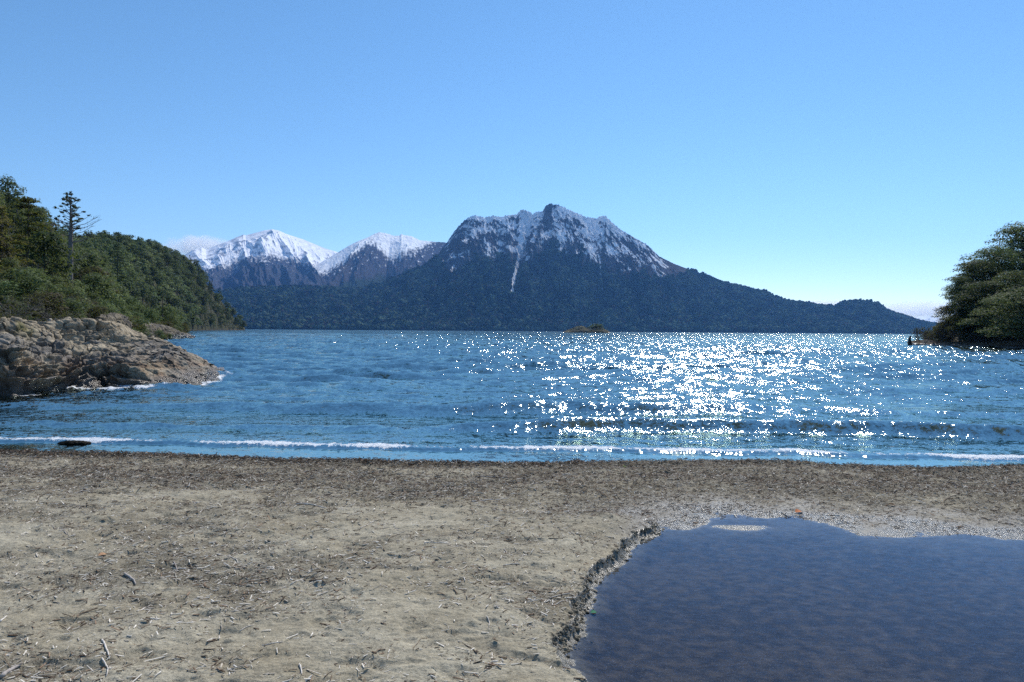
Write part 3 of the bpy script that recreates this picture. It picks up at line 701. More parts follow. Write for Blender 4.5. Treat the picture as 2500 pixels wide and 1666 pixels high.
link('forest', mesh_np('forest', V, F, c, None, False), M_far, kind='stuff', label='dark evergreen forest covering the lower slopes of the snowy mountain across the lake', cat='forest')

# ------------------------------------------------------------------ plants
def tube(path, rad, sides=6):
    """tapered tube along a path"""
    V, F = [], []
    path = [np.array(p, float) for p in path]
    for i, p in enumerate(path):
        d = path[min(i + 1, len(path) - 1)] - path[max(i - 1, 0)]; d /= (np.linalg.norm(d) + 1e-9)
        a = np.cross(d, (0.31, 0.95, 0.1)); a /= np.linalg.norm(a); b = np.cross(d, a)
        for k in range(sides):
            an = 2 * math.pi * k / sides
            V.append(p + rad[i] * (math.cos(an) * a + math.sin(an) * b))
    for i in range(len(path) - 1):
        for k in range(sides):
            k2 = (k + 1) % sides
            F.append((i * sides + k, i * sides + k2, (i + 1) * sides + k2, (i + 1) * sides + k))
    return np.array(V), np.array(F)
def join(parts):
    V, F, o = [], [], 0
    for v, f in parts:
        V.append(v); F.append(f + o); o += len(v)
    return np.vstack(V), np.vstack(F)
def leaf_cloud(cen, rad, n, size, rg, c0, c1, flat=0.0, shell=0.55):
    """n small leaf-clump faces through the volume of ellipsoids cen/rad"""
    cen = np.array(cen, float); rad = np.array(rad, float)
    w = (rad[:, 0] * rad[:, 2]); w = w / w.sum()
    k = rg.choice(len(cen), n, p=w)
    d = rg.normal(size=(n, 3)); d[:, 2] = np.abs(d[:, 2]) * 1.0 - 0.35 * rg.random(n); d /= np.linalg.norm(d, axis=1)[:, None]
    rr = rg.uniform(shell, 1.08, n)[:, None] * (1 + 0.22 * fbm(d[:, 0] * 3 + k, d[:, 1] * 3 + d[:, 2] * 2, 2, 9))[:, None]
    P = cen[k] + d * rad[k] * rr
    nrm = d * 1.5 + rg.normal(size=(n, 3)) * 0.55; nrm[:, 2] += flat; nrm /= np.linalg.norm(nrm, axis=1)[:, None]
    a = np.cross(nrm, rg.normal(size=(n, 3))); a /= np.linalg.norm(a, axis=1)[:, None]; b = np.cross(nrm, a)
    s1 = (size * rg.uniform(0.55, 1.4, n))[:, None]; s2 = s1 * rg.uniform(0.4, 0.9, n)[:, None]
    j = lambda: rg.uniform(0.6, 1.25, (n, 1))
    V = np.stack([P - a * s1 * j(), P - b * s2 * j() + nrm * s1 * 0.25, P + a * s1 * j(), P + b * s2 * j() - nrm * s1 * 0.2], 1)
    F = np.arange(n * 4).reshape(n, 4)
    tone = np.clip(0.42 + 0.5 * (rg.random(len(cen))[k] - 0.5) + rg.normal(0, 0.26, n), 0, 1)
    return V.reshape(-1, 3), F, np.repeat(mixc(c0, c1, tone), 4, 0)
GREEN = ((0.040, 0.064, 0.026), (0.23, 0.28, 0.12))
DARK = ((0.022, 0.040, 0.018), (0.115, 0.16, 0.075))
OLIVE = ((0.045, 0.045, 0.012), (0.135, 0.115, 0.030))
BROWN = ((0.050, 0.040, 0.024), (0.13, 0.105, 0.060))
M_leaf = mat_leaf('foliage')
M_bark = mat_attr('bark', 0.95, 3.0, 0.35, (9.0, 0.05), 0.1)
M_dead = mat_attr('weathered_wood', 0.9, 6.0, 0.3, (30.0, 0.01), 0.15)
def crown_part(root, data, m=None):
    V, F, c = data
    return link('crown', mesh_np('crown', V, F, c, None, False), m or M_leaf, root)
def trunk_part(root, V, F, colr=(0.12, 0.10, 0.085), name='trunk', m=None):
    return link(name, mesh_np(name, V, F, np.tile(colr, (len(V), 1))), m or M_bark, root)
def broadleaf(name, h, w, lobes, nleaf, size, seed, pal, label, cat, group=None, low=0.25, flat=0.7, vr=(0.5, 0.85)):
    """tree of height h with a lobed crown of width w"""
    rg = np.random.default_rng(seed); root = empty(name, (0, 0, 0), 0, label, cat, group)
    cen, rad, parts = [], [], []
    th = h * 0.8
    path = [(0, 0, -1.0), (0.02 * h, 0, h * 0.2), (rg.normal(0, 0.03) * h, rg.normal(0, 0.03) * h, h * 0.5), (rg.normal(0, 0.04) * h, rg.normal(0, 0.04) * h, th)]
    parts.append(tube(path, [h * 0.028, h * 0.022, h * 0.014, h * 0.004], 7))
    for i in range(lobes):
        f = low + (1 - low) * ((i + 0.5) / lobes)
        prof = math.sin(math.pi * min(1, (f - low) / (1 - low) * 0.78 + 0.22)) ** 0.6
        a = i * 2.4 + rg.uniform(-0.6, 0.6); rr = w * 0.5 * prof * rg.uniform(0.25, 0.8)
        c = np.array([math.cos(a) * rr, math.sin(a) * rr, f * h * 0.88])
        cen.append(c); s = w * rg.uniform(0.17, 0.30); rad.append((s, s, s * rg.uniform(*vr)))
        b = np.array([0, 0, max(0.12 * h, c[2] - rr * 0.9 - 0.08 * h)])
        parts.append(tube([b, (b + c) / 2 + (0, 0, -0.02 * h), c], [h * 0.010, h * 0.006, h * 0.002], 5))
    V, F = join(parts)
    trunk_part(root, V, F)
    crown_part(root, leaf_cloud(cen, rad, nleaf, size, rg, *pal, flat=flat))
    return root
def conifer(name, h, w, tiers, nleaf, size, seed, pal, label, cat, group=None, low=0.1, ragged=0.3):
    rg = np.random.default_rng(seed); root = empty(name, (0, 0, 0), 0, label, cat, group)
    parts = [tube([(0, 0, -1), (0, 0, h * 0.5), (0.01 * h, 0, h * 0.98)], [h * 0.022, h * 0.013, h * 0.002], 7)]
    cen, rad = [], []
    for i in range(tiers):
        f = low + (1 - low) * (i + 0.5) / tiers; r = w * 0.5 * (1 - f) ** 0.75 * 1.1 + 0.04 * w
        for k in range(max(3, int(7 * (1 - f)) + 2)):
            a = rg.uniform(0, 6.28); rr = r * rg.uniform(0.45, 1.0 + ragged * rg.random())
            c = np.array([math.cos(a) * rr, math.sin(a) * rr, f * h - rr * 0.18 + rg.normal(0, 0.012 * h)])
            cen.append(c); rad.append((max(0.3 * rr, 0.03 * w + 0.1), max(0.3 * rr, 0.03 * w + 0.1), 0.030 * h * rg.uniform(0.7, 1.4)))
            if k % 2 == 0: parts.append(tube([(0, 0, f * h), c], [h * 0.005, h * 0.0015], 4))
    V, F = join(parts); trunk_part(root, V, F)
    crown_part(root, leaf_cloud(cen, rad, nleaf, size, rg, *pal, flat=0.2, shell=0.1))
    return root
def bare_tree(name, h, w, n, seed, colr, label, cat, group=None, leaf=0, pal=BROWN, stems=3, m=None):
    """leafless or thin-leaved shrub: forked twigs"""
    rg = np.random.default_rng(seed); root = empty(name, (0, 0, 0), 0, label, cat, group); parts = []; tips = []
    def grow(p, d, l, r, k):
        q = p + d * l * rg.uniform(0.7, 1.2)
        mid = (p + q) / 2 + rg.normal(0, 0.06, 3) * l
        parts.append(tube([p, mid, q], [r, r * 0.85, r * 0.6], 4)); tips.append(q)
        if k == 0: return
        for _ in range(rg.integers(2, 4)):
            e = d + rg.normal(0, 0.5, 3); e[2] += 0.12; e /= np.linalg.norm(e)
            grow(q, e, l * rg.uniform(0.6, 0.85), r * 0.6, k - 1)
    for _ in range(stems):
        d = np.array([rg.normal(0, 0.35 * w / h), rg.normal(0, 0.35 * w / h), 1.0]); d /= np.linalg.norm(d)
        grow(np.array([rg.normal(0, 0.04 * w), rg.normal(0, 0.04 * w), -0.2]), d, h * 0.33, h * 0.016, n)
    V, F = join(parts); trunk_part(root, V, F, colr, 'branches', m or M_bark)
    if leaf:
        tp = np.array(tips); k = rg.choice(len(tp), min(len(tp), 60), replace=False)
        crown_part(root, leaf_cloud(tp[k], np.full((len(k), 3), h * 0.07), leaf, h * 0.02, rg, *pal, shell=0.1))
    return root

LBL_H2 = 'rounded evergreen tree in the dense forest on the far part of the left headland'
LBL_H1 = 'leafy evergreen tree on the near wooded slope above the left rocks'

# --- hills that carry the woods
silH2 = [(120, 600), (200, 590), (237, 582), (268, 578), (300, 581), (344, 587), (394, 599), (421, 614), (459, 630), (486, 656), (513, 687), (540, 718), (566, 752), (585, 779), (591, 797), (598, 804)]
def relH(seed, amp):
    def f(s, x, y, t, ff, hc):
        return hc * amp * np.sin(np.pi * np.clip(t, 0, 1)) * fbm(x / 60 + 9, y / 60, 4, seed)
    return f
H2 = Range(silH2, [(120, 260), (240, 330), (430, 620), (540, 880), (598, 960)], [(120, 560), (240, 650), (344, 800), (500, 960), (598, 1000)], 160, 240, 90, relH(700, 0.22),
           120, 598, lambda t, px: t ** 0.75, tree=9.0, smooth_k=3, nback=14, foot=-1)
def hill_col(Rg, seed):
    n = fbm(Rg.x / 9, Rg.y / 9, 4, seed)
    c = mixc((0.030, 0.038, 0.018), (0.075, 0.068, 0.035), np.clip(0.5 + n, 0, 1))
    return mixc((0.07, 0.06, 0.045), c, sst(0.6, 2.6, Rg.z + 0.8 * fbm(Rg.x / 3, Rg.y / 3, 3, seed + 3)))
M_hill = mat_attr('hill_ground', 0.95, 0.6, 0.4, (0.9, 0.6), 0.1)
link('hill', H2.mesh('hill', hill_col(H2, 710), True), M_hill, kind='structure')
silH1 = [(-700, 330), (-300, 380), (-60, 415), (0, 427), (23, 444), (57, 454), (88, 476), (115, 492), (134, 515), (153, 541), (190, 556), (214, 566), (237, 590), (270, 640), (310, 690), (360, 735), (400, 762), (430, 785), (450, 800)]
def profH1(t, px): return 0.12 * sst(0, 0.12, t) + 0.88 * np.clip((t - 0.08) / 0.92, 0, 1) ** 1.9
H1 = Range(silH1, [(-700, 30), (-200, 34), (0, 40), (200, 56), (330, 90), (450, 150)], [(-700, 200), (0, 250), (150, 250), (230, 250), (330, 240), (450, 230)], 120, 260, 120, relH(720, 0.20),
           -700, 450, profH1, tree=10.5, smooth_k=3, nback=14, foot=-1)
link('hill', H1.mesh('hill', hill_col(H1, 730), True), M_hill, kind='structure')
silR = [(2215, 815), (2237, 806), (2264, 790), (2290, 765), (2320, 740), (2345, 705), (2380, 675), (2420, 645), (2460, 618), (2500, 600), (2650, 560), (2900, 520), (3300, 500)]
HR = Range(silR, [(2215, 150), (2260, 142), (2340, 132), (2420, 125), (2500, 120), (2900, 105), (3300, 90)], [(2215, 160), (2260, 172), (2500, 185), (3300, 180)], 60, 200, 70, relH(740, 0.2),
           2215, 3300, lambda t, px: t ** 0.7, tree=7.5, smooth_k=3, nback=12, foot=-0.6)
link('hill', HR.mesh('hill', hill_col(HR, 750), True), M_hill, kind='structure')

# --- far part of the headland: 300 trees of their own at most, the rest as one mass
rg = np.random.default_rng(21)
def poisson(Rg, u0, u1, t0, t1, n, dmin, rg, dens=None):
    out = []; cell = {}
    for _ in range(n * 12):
        if len(out) >= n: break
        u = rg.uniform(u0, u1); t = rg.uniform(t0, t1)
        p = Rg.at(np.array([u]), np.array([t]))[0]
        d = dmin(u, t) if callable(dmin) else dmin
        key = (int(p[0] // 8), int(p[1] // 8)); bad = False
        for i in (-1, 0, 1):
            for j in (-1, 0, 1):
                for q_ in cell.get((key[0] + i, key[1] + j), ()):
                    if (q_[0] - p[0]) ** 2 + (q_[1] - p[1]) ** 2 < d * d: bad = True
        if bad: continue
        cell.setdefault(key, []).append(p); out.append((p, u, t))
    return out
protoF = [broadleaf('beech_tree', 12, 12, 11, 700, 0.6, 800 + i, GREEN if i % 3 else DARK, LBL_H2, 'tree', 'evergreen trees on the far part of the left headland') for i in range(5)]
protoF.append(conifer('cypress_tree', 15, 5.5, 9, 620, 0.5, 820, DARK, 'dark narrow conifer in the forest on the far part of the left headland', 'tree', 'dark conifers on the far part of the left headland'))
spots = poisson(H2, 150, 597, 0.0, 1.06, 1050, 7.4, rg)
spots.sort(key=lambda s: np.hypot(s[0][0], s[0][1]))
nind = 0; restV, restF, restC, off = [], [], [], 0
def mesh_arr(o):
    me = o.data; n = len(me.vertices); V = np.empty(n * 3); me.vertices.foreach_get('co', V)
    F = np.empty(len(me.polygons) * 4, int); me.loops.foreach_get('vertex_index', F)
    C_ = np.empty(n * 4); me.attributes['col'].data.foreach_get('color', C_)
    return V.reshape(-1, 3), F.reshape(-1, 4), C_.reshape(-1, 4)[:, :3]
protoArr = [[mesh_arr(ch) for ch in p.children if ch.name.startswith('crown')][0] for p in protoF]
first = [True] * len(protoF)
for i, (p, u, t) in enumerate(spots):
    con = rg.random() < (0.75 if u > 500 else 0.10)
    k = 5 if con else int(rg.integers(0, 5))
    s = rg.uniform(0.75, 1.2) * (0.85 if con else 1.0)
    if con and u > 560: s *= 0.75
    sc = (s * rg.uniform(0.9, 1.15), s * rg.uniform(0.9, 1.15), s * rg.uniform(0.85, 1.2)); rz = rg.uniform(0, 6.28)
    pr = protoF[k]
    if nind < 270:
        if first[k]:
            pr.location = p; pr.rotation_euler = (0, 0, rz); pr.scale = sc; first[k] = False
        else: dup(pr, p, rz, sc)
        nind += 1
    else:
        V, F, C_ = protoArr[k]
        ca, sa = math.cos(rz), math.sin(rz)
        Vv = V * np.array(sc); Vv = np.stack([Vv[:, 0] * ca - Vv[:, 1] * sa, Vv[:, 0] * sa + Vv[:, 1] * ca, Vv[:, 2]], -1) + p
        restV.append(Vv); restF.append(F + off); restC.append(C_ * rg.uniform(0.7, 1.3) * (1 + rg.normal(0, 0.06, 3))); off += len(V)
link('forest', mesh_np('forest', np.vstack(restV), np.vstack(restF), np.vstack(restC), None, False), M_leaf, kind='stuff',
     label='dense green forest farther back along the crest and tip of the left headland', cat='forest')

# --- near slope of the left headland
protoN = [broadleaf('beech_tree', 10, 8.5, 16, 2300, 0.26, 840 + i, (GREEN, GREEN, DARK, GREEN, BROWN)[i], LBL_H1, 'tree', 'evergreen trees on the near wooded slope') for i in range(5)]
protoN.append(conifer('cypress_tree', 14, 5.0, 11, 2400, 0.24, 850, DARK, 'narrow dark conifer among the trees on the near wooded slope', 'tree', 'narrow conifers on the near wooded slope'))
protoN.append(bare_tree('bare_tree', 8, 6, 5, 851, (0.26, 0.24, 0.22), 'leafless grey tree among the green trees of the near wooded slope', 'tree', 'leafless grey trees on the near wooded slope', 500, BROWN, 3))
first = [True] * len(protoN)
sp1 = poisson(H1, -160, 420, 0.26, 1.06, 420, 5.4, rg)
for p, u, t in sp1:
    if 128 < u < 212 and t < 0.56: continue
    k = int(rg.choice(7, p=[.19, .19, .2, .17, .09, .08, .08]))
    s = rg.uniform(0.65, 1.12) * lerp(0.75, 1.0, float(sst(0.3, 0.6, t)))
    if u > 240: s *= 0.75
    sc = (s * rg.uniform(0.9, 1.1), s * rg.uniform(0.9, 1.1), s * rg.uniform(0.85, 1.15)); rz = rg.uniform(0, 6.28)
    if first[k]:
        protoN[k].location = p; protoN[k].rotation_euler = (0, 0, rz); protoN[k].scale = sc; first[k] = False
    else: dup(protoN[k], p, rz, sc)
restV, restF, restC, off = [], [], [], 0
rgo = np.random.default_rng(77)
for Rg_, u0, u1, t0, n_, s0 in ((H1, -690, -165, 0.12, 230, 0.85), (HR, 2780, 3290, 0.05, 70, 0.75)):
    for p, u, t in poisson(Rg_, u0, u1, t0, 1.05, n_, 5.5, rgo):
        V, F, C_ = protoArr[int(rgo.integers(0, 6))]; s = s0 * rgo.uniform(0.6, 1.15); rz = rgo.uniform(0, 6.28); ca, sa = math.cos(rz), math.sin(rz)
        V = V * s; restV.append(np.stack([V[:, 0] * ca - V[:, 1] * sa, V[:, 0] * sa + V[:, 1] * ca, V[:, 2]], -1) + p)
        restF.append(F + off); restC.append(C_ * rgo.uniform(0.7, 1.3)); off += len(V)
link('forest', mesh_np('forest', np.vstack(restV), np.vstack(restF), np.vstack(restC), None, False), M_leaf, kind='stuff',
     label='green woods continuing along both shores beyond the sides of the photo', cat='forest')
def ground_at(Rg, px, dist):
    """point of a hill in photo column px at a given distance"""
    r0, r1 = np.interp(px, Rg.px, Rg.r0), np.interp(px, Rg.px, Rg.r1)
    return Rg.at(np.array([px]), np.array([(dist - r0) / (r1 - r0)]))[0]
def at_dist(px, py, dist):
    d = ray(px, py); k = dist / math.hypot(d[0], d[1])
    return np.array([d[0] * k, d[1] * k, ZC + d[2] * k])

# shrubs between the rocks and the woods, each a plant of its own
protoS = [broadleaf('shrub', 2.6, 3.2, 11, 2200, 0.085, 860, GREEN, 'x', 'shrub', 'low shrubs behind the left rocks', 0.05),
          broadleaf('shrub', 2.4, 3.4, 10, 2000, 0.085, 861, OLIVE, 'x', 'shrub', 'low shrubs behind the left rocks', 0.05),
          broadleaf('shrub', 2.6, 3.0, 10, 2000, 0.085, 862, BROWN, 'x', 'shrub', 'low shrubs behind the left rocks', 0.05),
          bare_tree('shrub', 2.6, 3.4, 5, 863, (0.22, 0.20, 0.18), 'x', 'shrub', 'low shrubs behind the left rocks', 700, BROWN, 6)]
SL = ['low leafy green shrub at the foot of the wooded slope behind the rock outcrop', 'olive yellow shrub at the foot of the wooded slope behind the rock outcrop',
      'brownish low shrub at the foot of the wooded slope behind the rock outcrop', 'twiggy grey half bare shrub at the foot of the wooded slope behind the rock outcrop']
SG = ['green shrubs behind the rock outcrop', 'olive shrubs behind the rock outcrop', 'brown shrubs behind the rock outcrop', 'bare grey shrubs behind the rock outcrop']
for k, o in enumerate(protoS): o['label'] = SL[k]; o['group'] = SG[k]
first = [True] * 4
for p, u, t in poisson(H1, -140, 448, 0.015, 0.34, 210, 2.6, rg):
    k = int(rg.choice(4, p=[.36, .20, .22, .22]))
    s = rg.uniform(0.6, 1.25) * (0.6 if t < 0.05 else 1.0) * (1.0 + 0.6 * t); sc = (s * rg.uniform(0.9, 1.3), s * rg.uniform(0.9, 1.3), s * rg.uniform(0.7, 1.1))
    if first[k]: protoS[k].location = p; protoS[k].scale = sc; first[k] = False
    else: dup(protoS[k], p, rg.uniform(0, 6.28), sc)

# the tall half-bare conifer standing above the slope
DT = 150.0
pt = at_dist(172, 705, DT); ptop = at_dist(172, 478, DT); HT = ptop[2] - pt[2]
root = empty('tall_conifer', pt, 0, 'tall old conifer with long bare grey trunk and sparse top on the left slope', 'tree')
rg2 = np.random.default_rng(31)
lean = 0.9
parts = [tube([(-lean * 0.3, 0, -3), (0, 0, HT * 0.35), (lean * 0.15, 0, HT * 0.7), (0, 0, HT * 0.985)], [0.62, 0.46, 0.26, 0.05], 10)]
cen, rad = [], []
for i in range(64):
    f = 0.50 + 0.50 * ((i + rg2.random()) / 64) ** 0.85; a = rg2.uniform(0, 6.28)
    L = (0.7 + 2.4 * min(1, (1 - f) / 0.3) ** 0.7) * rg2.uniform(0.35, 1.1)
    c = np.array([math.cos(a) * L, math.sin(a) * L, f * HT + L * rg2.uniform(-0.1, 0.55)]); b = np.array([0.1, 0, f * HT - 0.3])
    parts.append(tube([b, (b + c) / 2 - (0, 0, 0.2), c], [0.09, 0.05, 0.02], 5))
    if f > 0.62 or rg2.random() < 0.35:
        s = rg2.uniform(0.22, 0.50); cen.append(c); rad.append((s, s, s * rg2.uniform(0.5, 1.0)))
        if rg2.random() < 0.4:
            cen.append(c * (0.6, 0.6, 1) + (0, 0, rg2.uniform(0, 0.5))); rad.append((s * 0.7, s * 0.7, s * 0.6))
V, F = join(parts); trunk_part(root, V, F, (0.19, 0.17, 0.16))
crown_part(root, leaf_cloud(cen, rad, 3000, 0.13, rg2, (0.015, 0.022, 0.014), (0.05, 0.062, 0.036), flat=0.3, shell=0.1))
parts = []
for f, sx, L in ((0.62, 1, 5.2), (0.58, 1, 4.0), (0.5, 1, 3.5), (0.45, -1, 4.2), (0.38, -1, 3.0), (0.66, 1, 4.6), (0.3, 1, 3.4), (0.68, -1, 3.4)):
    b = np.array([0.1, 0, f * HT]); c = b + (sx * L, rg2.normal(0, 0.8), L * 0.45)
    parts.append(tube([b, (b + c) / 2 + (0, 0, -0.35), c], [0.09, 0.05, 0.015], 5))
    for _ in range(7):
        g = rg2.uniform(0.35, 1.0); s = b + (c - b) * g
        parts.append(tube([s, s + (sx * rg2.uniform(0.2, 1.0), rg2.normal(0, 0.4), rg2.uniform(0.1, 1.1))], [0.03, 0.008], 4))
V, F = join(parts); trunk_part(root, V, F, (0.27, 0.25, 0.24), 'dead_branches', M_dead)
# big bronze-green cypresses at the left edge
def placed(o, px, py_base, py_top, dist, rz=0.0, wf=1.0, href=1.0):
    b = at_dist(px, py_base, dist); t_ = at_dist(px, py_top, dist); s = (t_[2] - b[2]) / href
    o.location = b; o.rotation_euler = (0, 0, rz); o.scale = (s * wf, s * wf, s)
    return o
BRZ = ((0.060, 0.054, 0.012), (0.25, 0.19, 0.040)); BR2 = ((0.034, 0.036, 0.012), (0.15, 0.12, 0.035))
def cypress(seed, pal, label, w=0.42):
    return conifer('cypress_tree', 1.0, w, 15, 7000, 0.013, seed, pal, label, 'tree', None, 0.02, 0.5)
placed(cypress(870, BR2, 'tall shaggy bronze green cypress left of the bare trunked conifer'), 68, 735, 482, 112, 0.4, 1.0)
placed(cypress(871, BRZ, 'bright olive shaggy cypress cut by the left edge of the photo', 0.6), 4, 730, 500, 95, 1.0, 1.0)
placed(cypress(872, BR2, 'smaller bronze cypress just right of the tall shaggy one'), 100, 740, 560, 118, 2.2, 1.05)
placed(cypress(873, DARK, 'very dark pointed conifer low beside the left edge, in front of the cypresses', 0.6), 30, 790, 690, 62, 2.0, 1.3)
placed(cypress(874, DARK, 'solitary dark conifer spire rising from the middle of the headland forest', 0.42), 287, 690, 592, 420, 0.2, 0.9)

# ------------------------------------------------------------------ right headland plants
RG = (GREEN, DARK, GREEN, BROWN)
def bigtree(seed, pal, label, name='beech_tree', w=0.95, flat=1.0, lobes=34, n=15000):
    return broadleaf(name, 1.0, w, lobes, n, 0.0125, seed, pal, label, 'tree', 'trees on the right headland', 0.12, flat, (0.26, 0.5))
rt = [(2492, 700, 538, 150, 1.15, GREEN, 'flat topped tree crowning the right headland, cut by the right edge of the photo'),
      (2425, 735, 594, 142, 1.15, GREEN, 'spreading layered tree just left of the flat topped one on the right headland'),
      (2375, 745, 628, 138, 1.10, GREEN, 'tree leaning out to the left halfway up the right headland'),
      (2345, 760, 668, 134, 0.75, DARK, 'small dark tree overhanging the water side of the right headland'),
      (2470, 790, 650, 132, 1.15, GREEN, 'broad sunlit tree in the middle of the right headland'),
      (2400, 800, 680, 130, 1.1, DARK, 'dense dark green tree in the middle of the right headland'),
      (2365, 812, 720, 130, 1.0, OLIVE, 'olive yellow tree low on the water side of the right headland'),
      (2440, 830, 720, 124, 1.2, GREEN, 'rounded green tree just above the shore of the right headland'),
      (2495, 835, 690, 118, 1.3, GREEN, 'large leafy tree at the right edge above the shore'),
      (2318, 822, 740, 136, 1.0, BROWN, 'brownish thin leaved tree near the tip of the right headland'),
      (2540, 800, 600, 135, 1.2, GREEN, 'tall tree just outside the right edge on the headland')]
for i, (px, yb, yt, d, wf, pal, lab) in enumerate(rt[:-1]):
    placed(bigtree(900 + i, pal, lab), px, yb + 8, yt, d, 0.7 * i, wf)
g_ = np.random.default_rng(41)
protoR = [broadleaf('shrub', 5.0, 5.0, 14, 2600, 0.16, 920 + i, (GREEN, DARK, BROWN, OLIVE)[i], ('leafy green bush', 'dark green bush', 'brown leaved bush', 'olive green bush')[i] + ' filling the slope of the right headland between the trees', 'shrub',
          ('leafy green', 'dark green', 'brown', 'olive')[i] + ' bushes on the right headland', 0.05, 0.4) for i in range(4)]
first = [True] * 4
for p, u, t in poisson(HR, 2262, 2760, 0.02, 0.72, 150, 3.4, g_):
    k = int(g_.choice(4, p=[.38, .38, .14, .10])) if u > 2330 else int(g_.choice(4, p=[.15, .1, .6, .15]))
    s = g_.uniform(0.6, 1.05) * (0.45 if u < 2290 else 0.7 if u < 2330 else 1.0); sc = (s, s * 1.1, s * g_.uniform(0.8, 1.15))
    if first[k]: protoR[k].location = p; protoR[k].scale = sc; first[k] = False
    else: dup(protoR[k], p, g_.uniform(0, 6.28), sc)
for px, yb, yt, d, lab, sd in ((2300, 832, 778, 134, 'twiggy grey bush with thin brown leaves at the foot of the right headland', 930), (2262, 829, 792, 139, 'small twiggy bush at the left tip of the right headland', 931),
                           (2345, 836, 790, 130, 'grey twiggy bush leaning over the shore under the olive tree', 932), (2241, 826, 796, 142, 'isolated thin bush standing at the waterline left of the headland', 933),
                           (2390, 840, 800, 127, 'low twiggy bush on the shore in the middle of the right headland', 934), (2282, 834, 800, 135, 'low tangled bush overhanging the water near the headland tip', 935)):
    placed(bare_tree('shrub', 1.0, 1.3, 5, sd, (0.13, 0.11, 0.10), lab, 'shrub', None, 700, BROWN, 7), px, yb, yt, d, sd, 1.2)
rp = placed(bare_tree('bare_tree', 1.0, 0.5, 5, 940, (0.10, 0.09, 0.08), 'slender bare branched tree against the sky at the top of the right headland', 'tree', None, 0), 2441, 640, 590, 146, 0.3, 1.0)
# dead post in the water
b = at_dist(2221, 842, 128)
root_v = tube([(0, 0, -0.8), (0.02, 0, 0.4), (-0.05, 0, 1.1), (0.10, 0, 1.65)], [0.36, 0.30, 0.20, 0.10], 9)
V, F = root_v; V = V + 0.05 * fbm3(V[:, 0] * 3, V[:, 1] * 3, V[:, 2] * 2, 3, 950)[:, None]
F = np.vstack([F, [[27, 28, 29, 30], [27, 30, 31, 32], [27, 32, 33, 35], [33, 34, 35, 35]]])[:-1]
link('tree_stump', mesh_np('tree_stump', V, F, np.tile((0.05, 0.04, 0.035), (len(V), 1))), M_bark, label='dark broken tree stump standing in the water off the right headland', cat='stump', loc=(b[0], b[1], 0))

# ------------------------------------------------------------------ rocks
T = NT('shore_rock'); P_ = T.pos(); c = T.attr('col')
gA = T.noise(P_, 5.5, 7, 0.7); gB = T.noise(T.scale(P_, (1, 1, 3.2)), 16, 6, 0.7)
v = T.n('MapRange', {'Value': T.math('ADD', gA, gB), 'From Min': 0.75, 'From Max': 1.25, 'To Min': 0.55, 'To Max': 1.45}).outputs[0]
c = T.n('VectorMath', {0: c, 'Scale': v}, operation='SCALE').outputs[0]
wetf = T.attr('wet', 'Fac')
nb = T.bump(T.math('ADD', T.math('MULTIPLY', gA, 0.10), T.math('MULTIPLY', gB, 0.05)), 1.0, 0.8)
M_rock = T.surf(T.n('BsdfPrincipled', {'Base Color': c, 'Normal': nb, 'Roughness': T.n('MapRange', {'Value': wetf, 'To Min': 0.9, 'To Max': 0.3}).outputs[0],
    'Specular IOR Level': T.n('MapRange', {'Value': wetf, 'To Min': 0.2, 'To Max': 0.6}).outputs[0]}).outputs[0])
